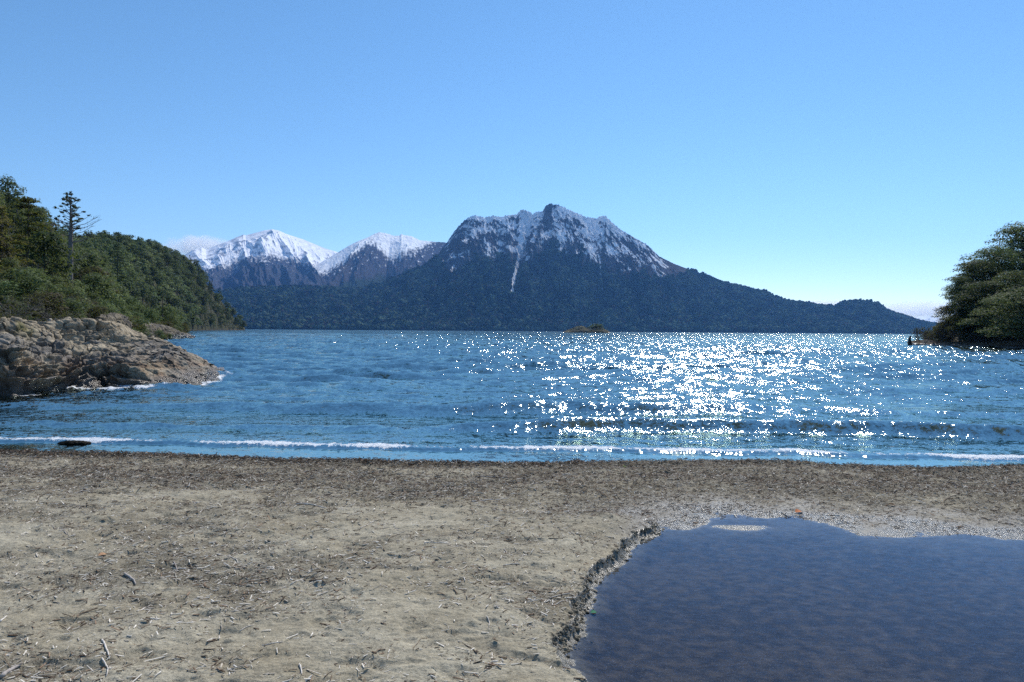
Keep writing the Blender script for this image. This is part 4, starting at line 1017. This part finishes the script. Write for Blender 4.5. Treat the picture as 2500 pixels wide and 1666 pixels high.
def rock(name, Rg, seed, amp, lam, label, k_dip=0.32, wet_h=0.50, scale=1.0, tint=1.0):
    x, y, z = Rg.x.copy(), Rg.y.copy(), Rg.z.copy()
    # along-face axis and outward direction
    nx = -np.gradient(z, axis=0); 
    dx1, dy1, dz1 = np.gradient(x, axis=0), np.gradient(y, axis=0), np.gradient(z, axis=0)
    dx2, dy2, dz2 = np.gradient(x, axis=1), np.gradient(y, axis=1), np.gradient(z, axis=1)
    n = np.cross(np.stack([dx1, dy1, dz1], -1), np.stack([dx2, dy2, dz2], -1)); n /= np.linalg.norm(n, axis=-1)[..., None] + 1e-9
    n *= np.where(n[..., 2] < 0, -1, 1)[..., None]
    X, Y, Z = x / scale, y / scale, z / scale
    wrp = 0.35 * fbm3(X * 0.45, Y * 0.45, Z * 0.6, 4, seed) + 0.10 * fbm3(X * 1.7, Y * 1.7, Z * 2.5, 3, seed + 9)
    if isinstance(k_dip, list):
        xt = X[3]; o_ = np.argsort(xt); xs = xt[o_]; dp = interp(k_dip, Rg.px)[o_]
        cum = np.concatenate([[0], np.cumsum((dp[1:] + dp[:-1]) / 2 * np.diff(xs))]); dipx = np.interp(X, xs, cum)
    else: dipx = k_dip * X
    s1 = (Z - dipx + 0.10 * Y + wrp) / lam
    fr = s1 - np.floor(s1); lay = _h(np.floor(s1), 0 * s1, 0 * s1, seed) / 4294967296.0
    s2 = s1 * 2.7 + 0.4 * fbm3(X, Y, Z, 3, seed + 3); f2 = s2 - np.floor(s2)
    prof = np.clip(fr * 1.0, 0, 1) ** 0.7 * (1 - sst(0.88, 1.0, fr))
    prof2 = f2 ** 0.8 * (1 - sst(0.8, 1.0, f2))
    chunk = fbm3(X * 0.9 + 3, Y * 0.9, Z * 1.4, 5, seed + 12, 0.55)
    crack = ridged(X * 0.55 + 0.2 * Z, Y * 0.4 + 0.35 * Z, 3, seed + 20)
    crack = np.maximum(sst(0.80, 0.93, crack), 0.6 * sst(0.86, 0.96, ridged(X * 1.3 - 0.8 * Z, Y * 0.7 + 1.1 * Z, 3, seed + 22)))
    rough = Rg.rough if hasattr(Rg, 'rough') else 1.0
    w1, w2, bid = worley3(X * 0.50 + 0.25 * wrp, Y * 0.6, s1 * 0.62, seed + 50)
    v1, v2, vid = worley3(X * 1.4, Y * 1.6, s1 * 1.7 + 0.3 * wrp, seed + 51)
    joint = sst(0.10, 0.0, w2 - w1); joint2 = sst(0.12, 0.0, v2 - v1)
    slope_b = (s1 * 0.62 - np.floor(s1 * 0.62)) - 0.5
    d = amp * (0.20 * (bid - 0.5) * (0.15 + 0.85 * rough) + 0.11 * (vid - 0.5) * (0.25 + 0.75 * rough) + 0.72 * rough * prof * (0.4 + 1.2 * lay) + 0.14 * rough * prof2 - 0.30 * rough * joint - 0.12 * joint2 * rough)
    d = d + amp * (0.26 * chunk + 0.10 * fbm3(X * 7, Y * 7, Z * 9, 3, seed + 30)) - amp * 0.5 * crack * rough
    d = (d - 0.48 * amp * np.clip(Z * 0.8, 0, 1)) * scale
    envl = 0.25 + 0.75 * sst(0.0, 0.06, Rg.T)
    x += n[..., 0] * d * envl; y += n[..., 1] * d * envl; z += n[..., 2] * d * envl * 0.8
    z = np.where(Rg.T <= 0, -0.8, z)
    tan, grey, rust, dark = (0.41, 0.34, 0.24), (0.22, 0.20, 0.18), (0.32, 0.17, 0.085), (0.045, 0.038, 0.033)
    nz = fbm3(X * 0.8, Y * 0.8, Z * 1.6, 4, seed + 40); nz2 = fbm3(X * 2.5, Y * 2.5, Z * 5, 4, seed + 41)
    c = mixc(grey, tan, np.clip(0.52 + 1.3 * nz + 1.2 * (lay - 0.5), 0, 1))
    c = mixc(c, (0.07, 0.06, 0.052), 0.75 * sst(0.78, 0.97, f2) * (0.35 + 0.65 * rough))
    c = mixc(c, rust, np.clip(sst(1.3, 0.3, z / scale) * (0.35 + 1.4 * nz2), 0, 0.9))
    c = mixc(c, (0.10, 0.088, 0.075), sst(0.15, 0.5, nz2 - 0.25 * nz) * 0.7)
    c = mixc(c, (0.40, 0.37, 0.30), sst(0.3, 0.6, fbm3(X * 1.3, Y * 1.3, Z * 1.3, 4, seed + 45)) * 0.6)
    c = mixc(c, (0.17, 0.16, 0.045), sst(0.25, 0.5, fbm3(X * 0.7, Y * 0.7, Z * 0.7, 4, seed + 47)) * sst(1.3, 2.0, z / scale) * 0.7)
    w = 1 - sst(wet_h * 0.6, wet_h * 1.4, z + 0.35 * nz * scale)
    c = mixc(c, dark, np.clip(0.82 * w, 0, 1))
    c = c * (0.82 + 0.36 * vid)[..., None]; c = mixc(c, (0.05, 0.042, 0.036), np.clip(0.6 * crack + 0.5 * joint * (0.3 + 0.7 * rough) + 0.25 * joint2 * rough, 0, 0.9)); c = c * np.asarray(tint)
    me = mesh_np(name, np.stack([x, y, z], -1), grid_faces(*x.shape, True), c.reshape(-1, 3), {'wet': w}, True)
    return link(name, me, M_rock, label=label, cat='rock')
sil_rock = [(-900, 790), (-400, 770), (-100, 776), (0, 781), (33, 782), (59, 792), (95, 793), (127, 790), (163, 785), (196, 785), (230, 791), (255, 798), (319, 804), (357, 808), (395, 816), (428, 825), (459, 842), (485, 856), (510, 875), (531, 895), (541, 908), (547, 917)]
rb = [(p[0], math.hypot(*w)) for p, w in zip(rock_base_px, rock_base_w)]
rb = [(-900, 16.5)] + rb
rc = [(-900, 24), (0, rb[3][1] + 8.5), (200, rb[8][1] + 9.5), (339, rb[9][1] + 8.0), (434, rb[10][1] + 5.5), (510, rb[11][1] + 2.5), (547, rb[13][1] + 0.25)]
def prof_rock(t, px):
    dome = np.sin(np.clip(t, 0, 1) * math.pi / 2) ** 0.85
    cliff = 0.50 * sst(0.0, 0.10, t) + 0.5 * np.clip(t, 0, 1) ** 0.7
    return lerp(cliff, dome, sst(20, 220, px))
def rel_rock(s, x, y, t, f, hc):
    e = np.sin(np.pi * np.clip(t, 0, 1)) ** 0.5
    d = e * (0.30 * fbm(x * 0.45, y * 0.45, 4, 960) + 0.10 * fbm(x * 1.6, y * 1.6, 3, 962)) * np.clip(hc / 1.5, 0.1, 1)
    # hollow with a dark overhung mouth low in the middle
    d -= 0.45 * np.exp(-((s.PX - 262) / 50) ** 2 - ((t - 0.10) / 0.09) ** 2)
    d += 0.30 * np.exp(-((s.PX - 330 - 260 * (t - 0.1)) / 30) ** 2) * sst(0.02, 0.1, t) * (1 - sst(0.35, 0.6, t))
    return d
RK = Range(sil_rock, rb, rc, 6.0, 1100, 420, rel_rock, -900, 547, prof_rock, smooth_k=4, nback=40, foot=-0.8)
RK.rough = lerp(1.0, 0.16, sst(250, 380, RK.PX + 60 * fbm(RK.x * 0.3, RK.y * 0.3, 2, 5)))
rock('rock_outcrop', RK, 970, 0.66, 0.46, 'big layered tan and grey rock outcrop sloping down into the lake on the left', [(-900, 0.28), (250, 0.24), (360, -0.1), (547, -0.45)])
sil2 = [(225, 790), (300, 786), (349, 790), (372, 788), (395, 792), (415, 797), (432, 806), (448, 812), (462, 818), (475, 824)]
R2k = Range(sil2, [(225, 96), (350, 118), (475, 148)], [(225, 104), (350, 128), (475, 150)], 6, 260, 90, lambda s, x, y, t, f, hc: 0.25 * np.sin(np.pi * np.clip(t, 0, 1)) * fbm(x / 2, y / 2, 4, 980), 225, 475, lambda t, px: np.sin(t * math.pi / 2) ** 0.7, smooth_k=2, nback=14)
rock('rock_ledge', R2k, 985, 0.55, 0.6, 'low dark rock ledge running into the water beyond the big outcrop', -0.1, 0.9, 1.0, 0.6)
sil3 = [(228, 790), (245, 770), (262, 766), (280, 762), (300, 768), (312, 775), (322, 790)]
R3k = Range(sil3, [(228, 70), (322, 78)], [(228, 76), (322, 84)], 5, 140, 80, lambda s, x, y, t, f, hc: 0.3 * np.sin(np.pi * np.clip(t, 0, 1)) * fbm(x / 1.5, y / 1.5, 4, 990), 228, 322, lambda t, px: t ** 0.6, smooth_k=2, nback=12)
rock('rock_stack', R3k, 995, 0.4, 0.5, 'grey layered rock mound among the shrubs behind the big outcrop', 0.1, 0.1, 1.0, 0.6)
# shore boulders of the right headland
silS = [(2225, 832), (2260, 830), (2300, 833), (2350, 836), (2420, 837), (2440, 830), (2470, 827), (2510, 834), (2600, 838), (2900, 840)]
S3 = Range(silS, [(2225, 138), (2340, 128), (2500, 116), (2900, 100)], [(2225, 141), (2340, 132), (2500, 121), (2900, 105)], 4, 300, 40, lambda s, x, y, t, f, hc: 0.35 * np.sin(np.pi * np.clip(t, 0, 1)) * fbm(x / 1.2, y / 1.2, 4, 1000), 2225, 2900, lambda t, px: t ** 0.6, smooth_k=2, nback=10)
rock('shore_rocks', S3, 1005, 0.3, 0.4, 'low brown rocky shelf along the waterline under the right headland', 0.05, 0.35, 1.0, 0.4)
# islet
silI = [(1376, 811), (1392, 804), (1403, 799), (1415, 796), (1424, 797), (1436, 803), (1446, 800), (1458, 796), (1468, 800), (1480, 806), (1490, 812)]
RI = Range(silI, [(1376, 905), (1490, 905)], [(1376, 925), (1490, 925)], 22, 240, 60, lambda s, x, y, t, f, hc: 1.0 * np.sin(np.pi * np.clip(t, 0, 1)) * fbm(x / 6, y / 6, 4, 1010), 1376, 1490, lambda t, px: np.sin(t * math.pi / 2) ** 0.8, smooth_k=2, nback=16)
rock('islet', RI, 1015, 0.35, 0.5, 'small rocky islet alone in the middle of the lake', 0.3, 0.4, 3.0, (0.30, 0.33, 0.22))
isb = [(1414, 803, 796, 1.6, OLIVE, 'yellowish low bush on the left hump of the islet'), (1428, 804, 798, 1.4, OLIVE, 'small bush in the saddle left of the islet centre'), (1447, 806, 793, 1.3, GREEN, 'dark bush just right of the islet saddle'),
       (1457, 806, 790, 1.3, DARK, 'tallest dark bush on the right hump of the islet'), (1466, 806, 791, 1.2, DARK, 'dark bush right of the tallest one on the islet'), (1438, 806, 798, 1.3, GREEN, 'low green bush in the middle of the islet')]
for i, (px, yb, yt, wf, pal, lab) in enumerate(isb):
    placed(broadleaf('shrub', 1.0, 1.2, 10, 500, 0.06, 1020 + i, pal, lab, 'shrub', 'bushes on the islet', 0.05), px, yb, yt, 922, i, wf)
# ------------------------------------------------------------------ driftwood sticks lying on the beach
def bz_at(x, y):
    return float(beach(np.array([x]), np.array([y]))[0][0])
M_stick = mat_attr('driftwood', 0.85, 40.0, 0.3, (120.0, 0.004), 0.2)
def stick(p0, p1, r, colr, label, bend=0.06, seed=0, name='driftwood_stick', taper=0.5):
    r = r * 0.62
    w0, w1 = on_plane(*p0, 0.235), on_plane(*p1, 0.235)
    rgs = np.random.default_rng(seed); c = (w0 + w1) / 2; L = np.linalg.norm(w1 - w0); d = (w1 - w0) / L; nn = np.array([-d[1], d[0]])
    path, rr = [], []
    for i in range(7):
        f = i / 6 - 0.5
        q_ = c + d * L * f + nn * L * bend * (math.cos(f * math.pi) - 0.6 + rgs.normal(0, 0.12))
        path.append((q_[0] - c[0], q_[1] - c[1], bz_at(q_[0], q_[1]) + r * 0.75 + rgs.uniform(0, 0.002)))
        rr.append(r * lerp(1.0, taper, i / 6) * (0.8 if i in (0, 6) else 1) * rgs.uniform(0.85, 1.1))
    z0 = path[3][2]; path = [(a, b_, z_ - z0) for a, b_, z_ in path]
    V, F = tube(path, rr, 7)
    caps = np.array([[0, 1, 2, 3], [0, 3, 4, 6], [4, 5, 6, 6]]); n = len(V) - 7
    me = bpy.data.meshes.new(name); 
    faces = [tuple(f) for f in F] + [tuple(range(6, -1, -1)), tuple(range(n, n + 7))]
    me.from_pydata([tuple(v) for v in V], [], faces); a = me.attributes.new('col', 'FLOAT_COLOR', 'POINT')
    cc = np.ones((len(V), 4), np.float32); cc[:, :3] = colr; a.data.foreach_set('color', cc.ravel())
    me.polygons.foreach_set('use_smooth', [True] * len(me.polygons))
    return link(name, me, M_stick, label=label, cat='driftwood stick', group='driftwood sticks on the beach', loc=(c[0], c[1], z0))
PALE, GREY, BRN, DRK = (0.68, 0.61, 0.53), (0.42, 0.37, 0.33), (0.26, 0.19, 0.13), (0.06, 0.045, 0.035)
STICKS = [((306, 1408), (334, 1434), 0.016, GREY, 'short thick grey driftwood stub left of the beach centre'), ((331, 1500), (367, 1478), 0.007, PALE, 'pale stick slanting up to the right below the thick grey stub'),
    ((250, 1572), (268, 1620), 0.010, PALE, 'curved pale stick at the bottom left'), ((253, 1620), (265, 1662), 0.008, PALE, 'thin pale stick just under the curved one at the bottom left'),
    ((710, 1433), (742, 1418), 0.007, PALE, 'straight pale stick left of the brown one in the middle of the beach'), ((757, 1422), (798, 1431), 0.008, BRN, 'brown stick right of the pale straight one in the middle of the beach'),
    ((425, 1378), (437, 1398), 0.007, GREY, 'small grey stick pointing away above the chips'), ((128, 1200), (155, 1196), 0.009, PALE, 'white stick chip on the far left sand'),
    ((175, 1201), (250, 1188), 0.008, GREY, 'long grey stick on the far left sand'), ((585, 1540), (620, 1526), 0.005, PALE, 'thin pale twig slanting in the smooth sand'),
    ((1035, 1337), (1095, 1334), 0.007, PALE, 'pale straight twig lying level in the middle of the beach'), ((1228, 1385), (1270, 1381), 0.007, PALE, 'short pale stick near the pool bank'),
    ((1150, 1217), (1240, 1208), 0.012, PALE, 'long pale stick in the upper middle of the beach'), ((725, 1227), (800, 1236), 0.011, PALE, 'long pale stick in the upper left middle of the beach'),
    ((1230, 1345), (1252, 1362), 0.006, GREY, 'bent grey twig above the short pale stick'), ((1190, 1510), (1196, 1528), 0.006, PALE, 'small white stick standing out on the lower sand'),
    ((732, 1628), (738, 1655), 0.008, PALE, 'bent pale stick at the bottom of the beach'), ((545, 1480), (560, 1492), 0.004, PALE, 'thin short twig in the lower left sand'),
    ((155, 1308), (168, 1318), 0.006, GREY, 'short grey twig on the left slope of sand'), ((60, 1290), (85, 1274), 0.006, PALE, 'curved white twig near the left edge'),
    ((130, 1292), (170, 1312), 0.004, GREY, 'long thin grey twig on the left'), ((540, 1352), (590, 1372), 0.006, PALE, 'pale twig among the wood chips'),
    ((1160, 1148), (1320, 1150), 0.008, GREY, 'long straight reed lying along the wrack line'), ((1560, 1148), (1680, 1143), 0.007, GREY, 'straight reed lying along the wrack right of the centre'),
    ((880, 1295), (915, 1268), 0.006, PALE, 'forked looking pale twig in the upper middle of the sand'), ((1340, 1450), (1395, 1440), 0.006, PALE, 'pale twig resting close to the edge of the pool bank'),
    ((1345, 1470), (1385, 1455), 0.005, PALE, 'second pale twig by the bank edge, nearer the water'), ((1610, 1190), (1630, 1172), 0.006, PALE, 'small pale stick on the wrack above the pool'),
    ((2195, 1325), (2250, 1300), 0.003, BRN, 'x'), ((2300, 1208), (2335, 1196), 0.009, BRN, 'brown stick on the dark wrack at the right'), ((2160, 1192), (2200, 1180), 0.006, GREY, 'grey stick on the dark wrack right of the centre'),
    ((945, 1320), (975, 1308), 0.006, BRN, 'brown twig in the middle of the beach'), ((640, 1580), (690, 1574), 0.006, PALE, 'level pale twig on the smooth lower sand'), ((1005, 1600), (1030, 1560), 0.004, BRN, 'thin brown twig on the smooth sand near the bottom'),
    ((0, 1530), (18, 1515), 0.010, PALE, 'pale stick at the left edge of the lower sand'), ((0, 1662), (50, 1630), 0.020, GREY, 'thick grey driftwood piece in the bottom left corner')]
for i, (a, b_, r, cc, lab) in enumerate(STICKS):
    if lab == 'x': continue
    stick(a, b_, r, cc, lab, 0.05 + 0.10 * ((i * 37) % 10) / 10 * (1 if i % 2 else -1), 2000 + i)

# fine litter of chips, twigs and weed, uncountable
rg = np.random.default_rng(55)
def litter(name, n, sampler, Lr, wr, colf, lift, label, cat, steep=0.10):
    x, y = sampler(n)
    z, wet, pool, s = beach(x, y)
    keep = ~pool & (s < 0.35)
    if name == 'wrack_ridge': keep &= (x < 1.2) | (rg.random(len(x)) < 0.35)
    x, y, z, s = x[keep], y[keep], z[keep], s[keep]; n = len(x)
    L = Lr(n); w = wr(n, L); a = rg.normal(0.1, 0.9, n) + np.where(rg.random(n) < 0.3, 1.5, 0)
    tilt = rg.normal(0, steep, n); h = w * rg.uniform(0.35, 0.9, n)
    d = np.stack([np.cos(a) * np.cos(tilt), np.sin(a) * np.cos(tilt), np.sin(tilt)], -1); e = np.stack([-np.sin(a), np.cos(a), 0 * a], -1); up = np.cross(d, e)
    P = np.stack([x, y, z + lift * rg.random(n) + h * 0.4 + np.abs(np.sin(tilt)) * L * 0.3], -1)
    V = np.empty((n, 8, 3)); bend = rg.normal(0, 0.12, n)[:, None] * L[:, None]
    i = 0
    for sx in (-1, 1):
        for (se, su) in ((-1, -1), (1, -1), (1, 1), (-1, 1)):
            tp = rg.uniform(0.35, 1.0, n)[:, None]
            V[:, i] = P + d * sx * L[:, None] / 2 + e * (se * w[:, None] / 2 * tp + sx * bend) + up * su * h[:, None] / 2 * tp; i += 1
    F = np.array([(0, 3, 2, 1), (4, 5, 6, 7), (0, 1, 5, 4), (1, 2, 6, 5), (2, 3, 7, 6), (3, 0, 4, 7)])
    F = (F[None] + (np.arange(n) * 8)[:, None, None]).reshape(-1, 4)
    link(name, mesh_np(name, V, F, np.repeat(colf(n, x, y), 8, 0), None, False), M_stick, kind='stuff', label=label, cat=cat)
def samp(n, band=None):
    xs, ys = [], []
    tot = 0
    while tot < n:
        m = n
        r = 1 / rg.uniform(1 / 12.0 , 1 / 2.4, m) if band is None else None
        if band is None:
            r = np.sqrt(rg.uniform(2.2 ** 2, 12.8 ** 2, m)); r = np.where(rg.random(m) < 0.35, 1 / rg.uniform(1 / 12.0, 1 / 2.3, m), r)
            a = rg.uniform(-0.75, 0.75, m); x, y = r * np.sin(a), r * np.cos(a)
        else:
            x = rg.uniform(-11, 12, m); y = shore_y(x) + rg.normal(band[0], band[1], m)
        s = y - shore_y(x)
        k = rg.random(m) < litter_map(x, y, s) * 0.9
        xs.append(x[k]); ys.append(y[k]); tot += k.sum()
    return np.concatenate(xs)[:n], np.concatenate(ys)[:n]
PAL = np.array([(0.72, 0.65, 0.55), (0.48, 0.42, 0.34), (0.22, 0.16, 0.11), (0.13, 0.085, 0.055), (0.06, 0.042, 0.03), (0.30, 0.20, 0.13)])
def colf(pr):
    def f(n, x, y):
        return PAL[rg.choice(6, n, p=pr)] * rg.uniform(0.75, 1.2, (n, 1))
    return f
litter('wood_litter', 150000, samp, lambda n: np.clip(rg.lognormal(math.log(0.0150), 0.62, n), 0.006, 0.12), lambda n, L: np.clip(L * rg.uniform(0.08, 0.30, n), 0.0015, 0.008),
       colf([0.36, 0.22, 0.14, 0.09, 0.08, 0.11]), 0.004, 'scattered pale and brown wood chips and twigs strewn over the sand', 'wood litter')
litter('wrack', 60000, lambda n: samp(n, (-0.9, 1.1)), lambda n: np.clip(rg.lognormal(math.log(0.028), 0.5, n), 0.008, 0.12), lambda n, L: np.clip(L * rg.uniform(0.08, 0.25, n), 0.002, 0.010),
       colf([0.07, 0.12, 0.20, 0.25, 0.26, 0.10]), 0.012, 'dark band of plant debris washed up along the edge of the lake', 'wrack', 0.22)
litter('wrack_ridge', 15000, lambda n: samp(n, (-0.06, 0.10)), lambda n: np.clip(rg.lognormal(math.log(0.030), 0.5, n), 0.008, 0.12), lambda n, L: np.clip(L * rg.uniform(0.1, 0.3, n), 0.003, 0.012),
       colf([0.03, 0.07, 0.20, 0.28, 0.34, 0.08]), 0.03, 'low ridge of dark wet weed right at the waterline', 'wrack', 0.25)
# crumbs of sand fallen from the bank of the pool
seg = rg.uniform(0, len(bank_w) - 8, 900); i0 = seg.astype(int); fseg = (seg - i0)[:, None]
Pc = bank_w[i0] * (1 - fseg) + bank_w[i0 + 1] * fseg + np.abs(rg.normal(0, 0.055, (900, 1))) * np.array([[0.8, -0.6]]) + rg.normal(0, 0.012, (900, 2))
zc_ = beach(Pc[:, 0], Pc[:, 1])[0]; wdc = np.clip(rg.lognormal(math.log(0.013), 0.5, 900), 0.005, 0.045)
V, F, c = crowns(np.column_stack([Pc, zc_ - wdc * 0.25]), wdc, wdc * 0.75, mixc((0.11, 0.095, 0.07), (0.26, 0.225, 0.165), rg.random(900)), rg)
link('sand_crumbs', mesh_np('sand_crumbs', V, F, c, None, False), M_stick, kind='stuff', label='crumbs of damp sand fallen along the foot of the pool bank', cat='sand')
# clump of weed carried in the surf at the left
wv = on_plane(np.array([150., 217.]), np.array([1078., 1080.]), 0.03)
Xc = np.linspace(wv[0, 0] - 0.05, wv[1, 0] + 0.05, 90); th = np.linspace(0, math.pi, 24)
Tt, Xg = np.meshgrid(th, Xc); fr = np.clip(1 - ((Xg - Xc.mean()) / (np.ptp(Xc) / 2)) ** 2, 0, 1) ** 0.5
rr = 0.055 * fr * (1 + 0.45 * fbm(Xg * 9, Tt * 3, 4, 1100))
V = np.stack([Xg, wv[:, 1].mean() - np.cos(Tt) * rr * 1.8, np.sin(Tt) * rr * 0.95 - 0.005], -1)
link('weed_clump', mesh_np('weed_clump', V, grid_faces(90, 24), np.tile((0.022, 0.019, 0.014), (90 * 24, 1))), M_dead, label='dark clump of weed rolled in the surf at the left', cat='weed')
# fallen leaves
def leaf(px, py, size, colr, label, zz=0.235, rz=0.0):
    w = on_plane(px, py, zz); z0 = bz_at(w[0], w[1]); z0 = max(z0, ZP if label.endswith('pool') else 0.03)
    n = 9; V = []
    for i in range(n):
        f = i / (n - 1); wd = size * 0.35 * math.sin(math.pi * min(1, f * 0.93 + 0.04)) ** 0.8
        V += [(size * (f - 0.5), -wd, 0.25 * wd + 0.1 * size * math.sin(f * 3)), (size * (f - 0.5), 0, 0.1 * size * math.sin(f * 3)), (size * (f - 0.5), wd, 0.35 * wd + 0.1 * size * math.sin(f * 3))]
    F = grid_faces(n, 3)
    o = link('fallen_leaf', mesh_np('fallen_leaf', np.array(V), F, np.tile(colr, (len(V), 1))), M_stick, label=label, cat='leaf', loc=(w[0], w[1], z0 + 0.008)); o.rotation_euler = (0.15, 0.1, rz)
leaf(880, 1128, 0.13, (0.16, 0.035, 0.03), 'dark red leaf at the waterline left of the centre', 0.12, 0.2)
leaf(1950, 1258, 0.10, (0.45, 0.16, 0.06), 'orange leaf on the wet sand beyond the pool', 0.10, 0.5)
leaf(2175, 1238, 0.09, (0.50, 0.26, 0.12), 'tan orange leaf on the wrack right of the orange leaf', 0.12, 2.6)
leaf(1449, 1503, 0.045, (0.05, 0.20, 0.10), 'small green leaf on the wet sand at the foot of the bank', 0.10, 0.3)
leaf(1525, 1141, 0.07, (0.12, 0.20, 0.03), 'small green leaf on the wrack right of the centre', 0.13, 1.3)
leaf(250, 1362, 0.06, (0.42, 0.24, 0.13), 'curled tan leaf among the wood chips on the left', 0.235, 0.9)

# ------------------------------------------------------------------ clouds, beyond the haze
def cloud(name, px0, px1, py_base, py_top, dist, depth, dens, seed, label, lobes):
    a0, a1 = at_dist(px0, py_base, dist), at_dist(px1, py_base, dist); zt = at_dist(px1, py_top, dist)[2]
    c = (a0 + a1) / 2; L = np.linalg.norm((a1 - a0)[:2]); zb = min(a0[2], a1[2]); hgt = zt - zb
    rgc = np.random.default_rng(seed); V, F, off = [], [], 0
    me = bpy.data.meshes.new(name)
    import bmesh
    bm = bmesh.new(); bmesh.ops.create_icosphere(bm, subdivisions=4, radius=1.0)
    for v in bm.verts: v.co = Vector((v.co.x * L * 0.5, v.co.y * depth * 0.5, v.co.z * hgt * 0.5))
    bm.to_mesh(me); bm.free()
    T = NT(name + '_vapour'); O = T.obj()
    sx = T.n('Mapping', {'Vector': O, 'Scale': (2.0 / L, 2.0 / depth, 2.0 / hgt)}).outputs[0]
    rad = T.n('VectorMath', {0: sx}, operation='LENGTH').outputs['Value']
    nz = T.n('TexNoise', {'Vector': T.n('Mapping', {'Vector': O, 'Location': (seed * 3.1, 0, 0), 'Scale': (lobes / L, lobes / L, lobes * 0.36 / hgt)}).outputs[0], 'Scale': 1.0, 'Detail': 5, 'Roughness': 0.6}).outputs[0]
    e = T.math('SUBTRACT', T.math('ADD', nz, 0.28), T.math('MULTIPLY', rad, 0.62))
    dd = T.math('MULTIPLY', T.ramp(e, 0.20, 0.42), dens)
    vol = T.n('VolumePrincipled', {'Color': (1, 1, 1, 1), 'Density': dd, 'Anisotropy': 0.45}).outputs[0]
    T.t.links.new(vol, T.out.inputs['Volume'])
    o = link(name, me, T.m, label=label, cat='cloud', loc=(c[0], c[1], zb + hgt / 2))
    o.rotation_euler = (0, 0, math.atan2((a1 - a0)[1], (a1 - a0)[0]))
cloud('cloud', 385, 600, 628, 580, 14500, 1200, 0.0032, 3, 'thin white cloud bank trailing behind the high snow mountain at the left', 7)
cloud('cloud', 1900, 2110, 768, 728, 15500, 1200, 0.0032, 5, 'low white cloud strip behind the forested knoll at the right', 7)
cloud('cloud', 2110, 2420, 782, 728, 15500, 1400, 0.0032, 8, 'broad white cloud between the forested knoll and the right headland', 8)

# ------------------------------------------------------------------ haze
HZ = 11800.0
Vh = np.array([(x, y, z) for z in (-7.0, 1700.0) for y in (-HZ, HZ) for x in (-HZ, HZ)])
Fh = np.array([(0, 2, 3, 1), (4, 5, 7, 6), (0, 1, 5, 4), (2, 6, 7, 3), (0, 4, 6, 2), (1, 3, 7, 5)])
T = NT('air'); vol = T.n('VolumePrincipled', {'Color': (0.17, 0.44, 1.0, 1), 'Density': 3.0e-5, 'Anisotropy': 0.45}).outputs[0]
T.t.links.new(vol, T.out.inputs['Volume'])
link('haze', mesh_np('haze', Vh, Fh, None, None, False), T.m, kind='stuff', label='thin blue air haze over the lake and mountains', cat='haze')
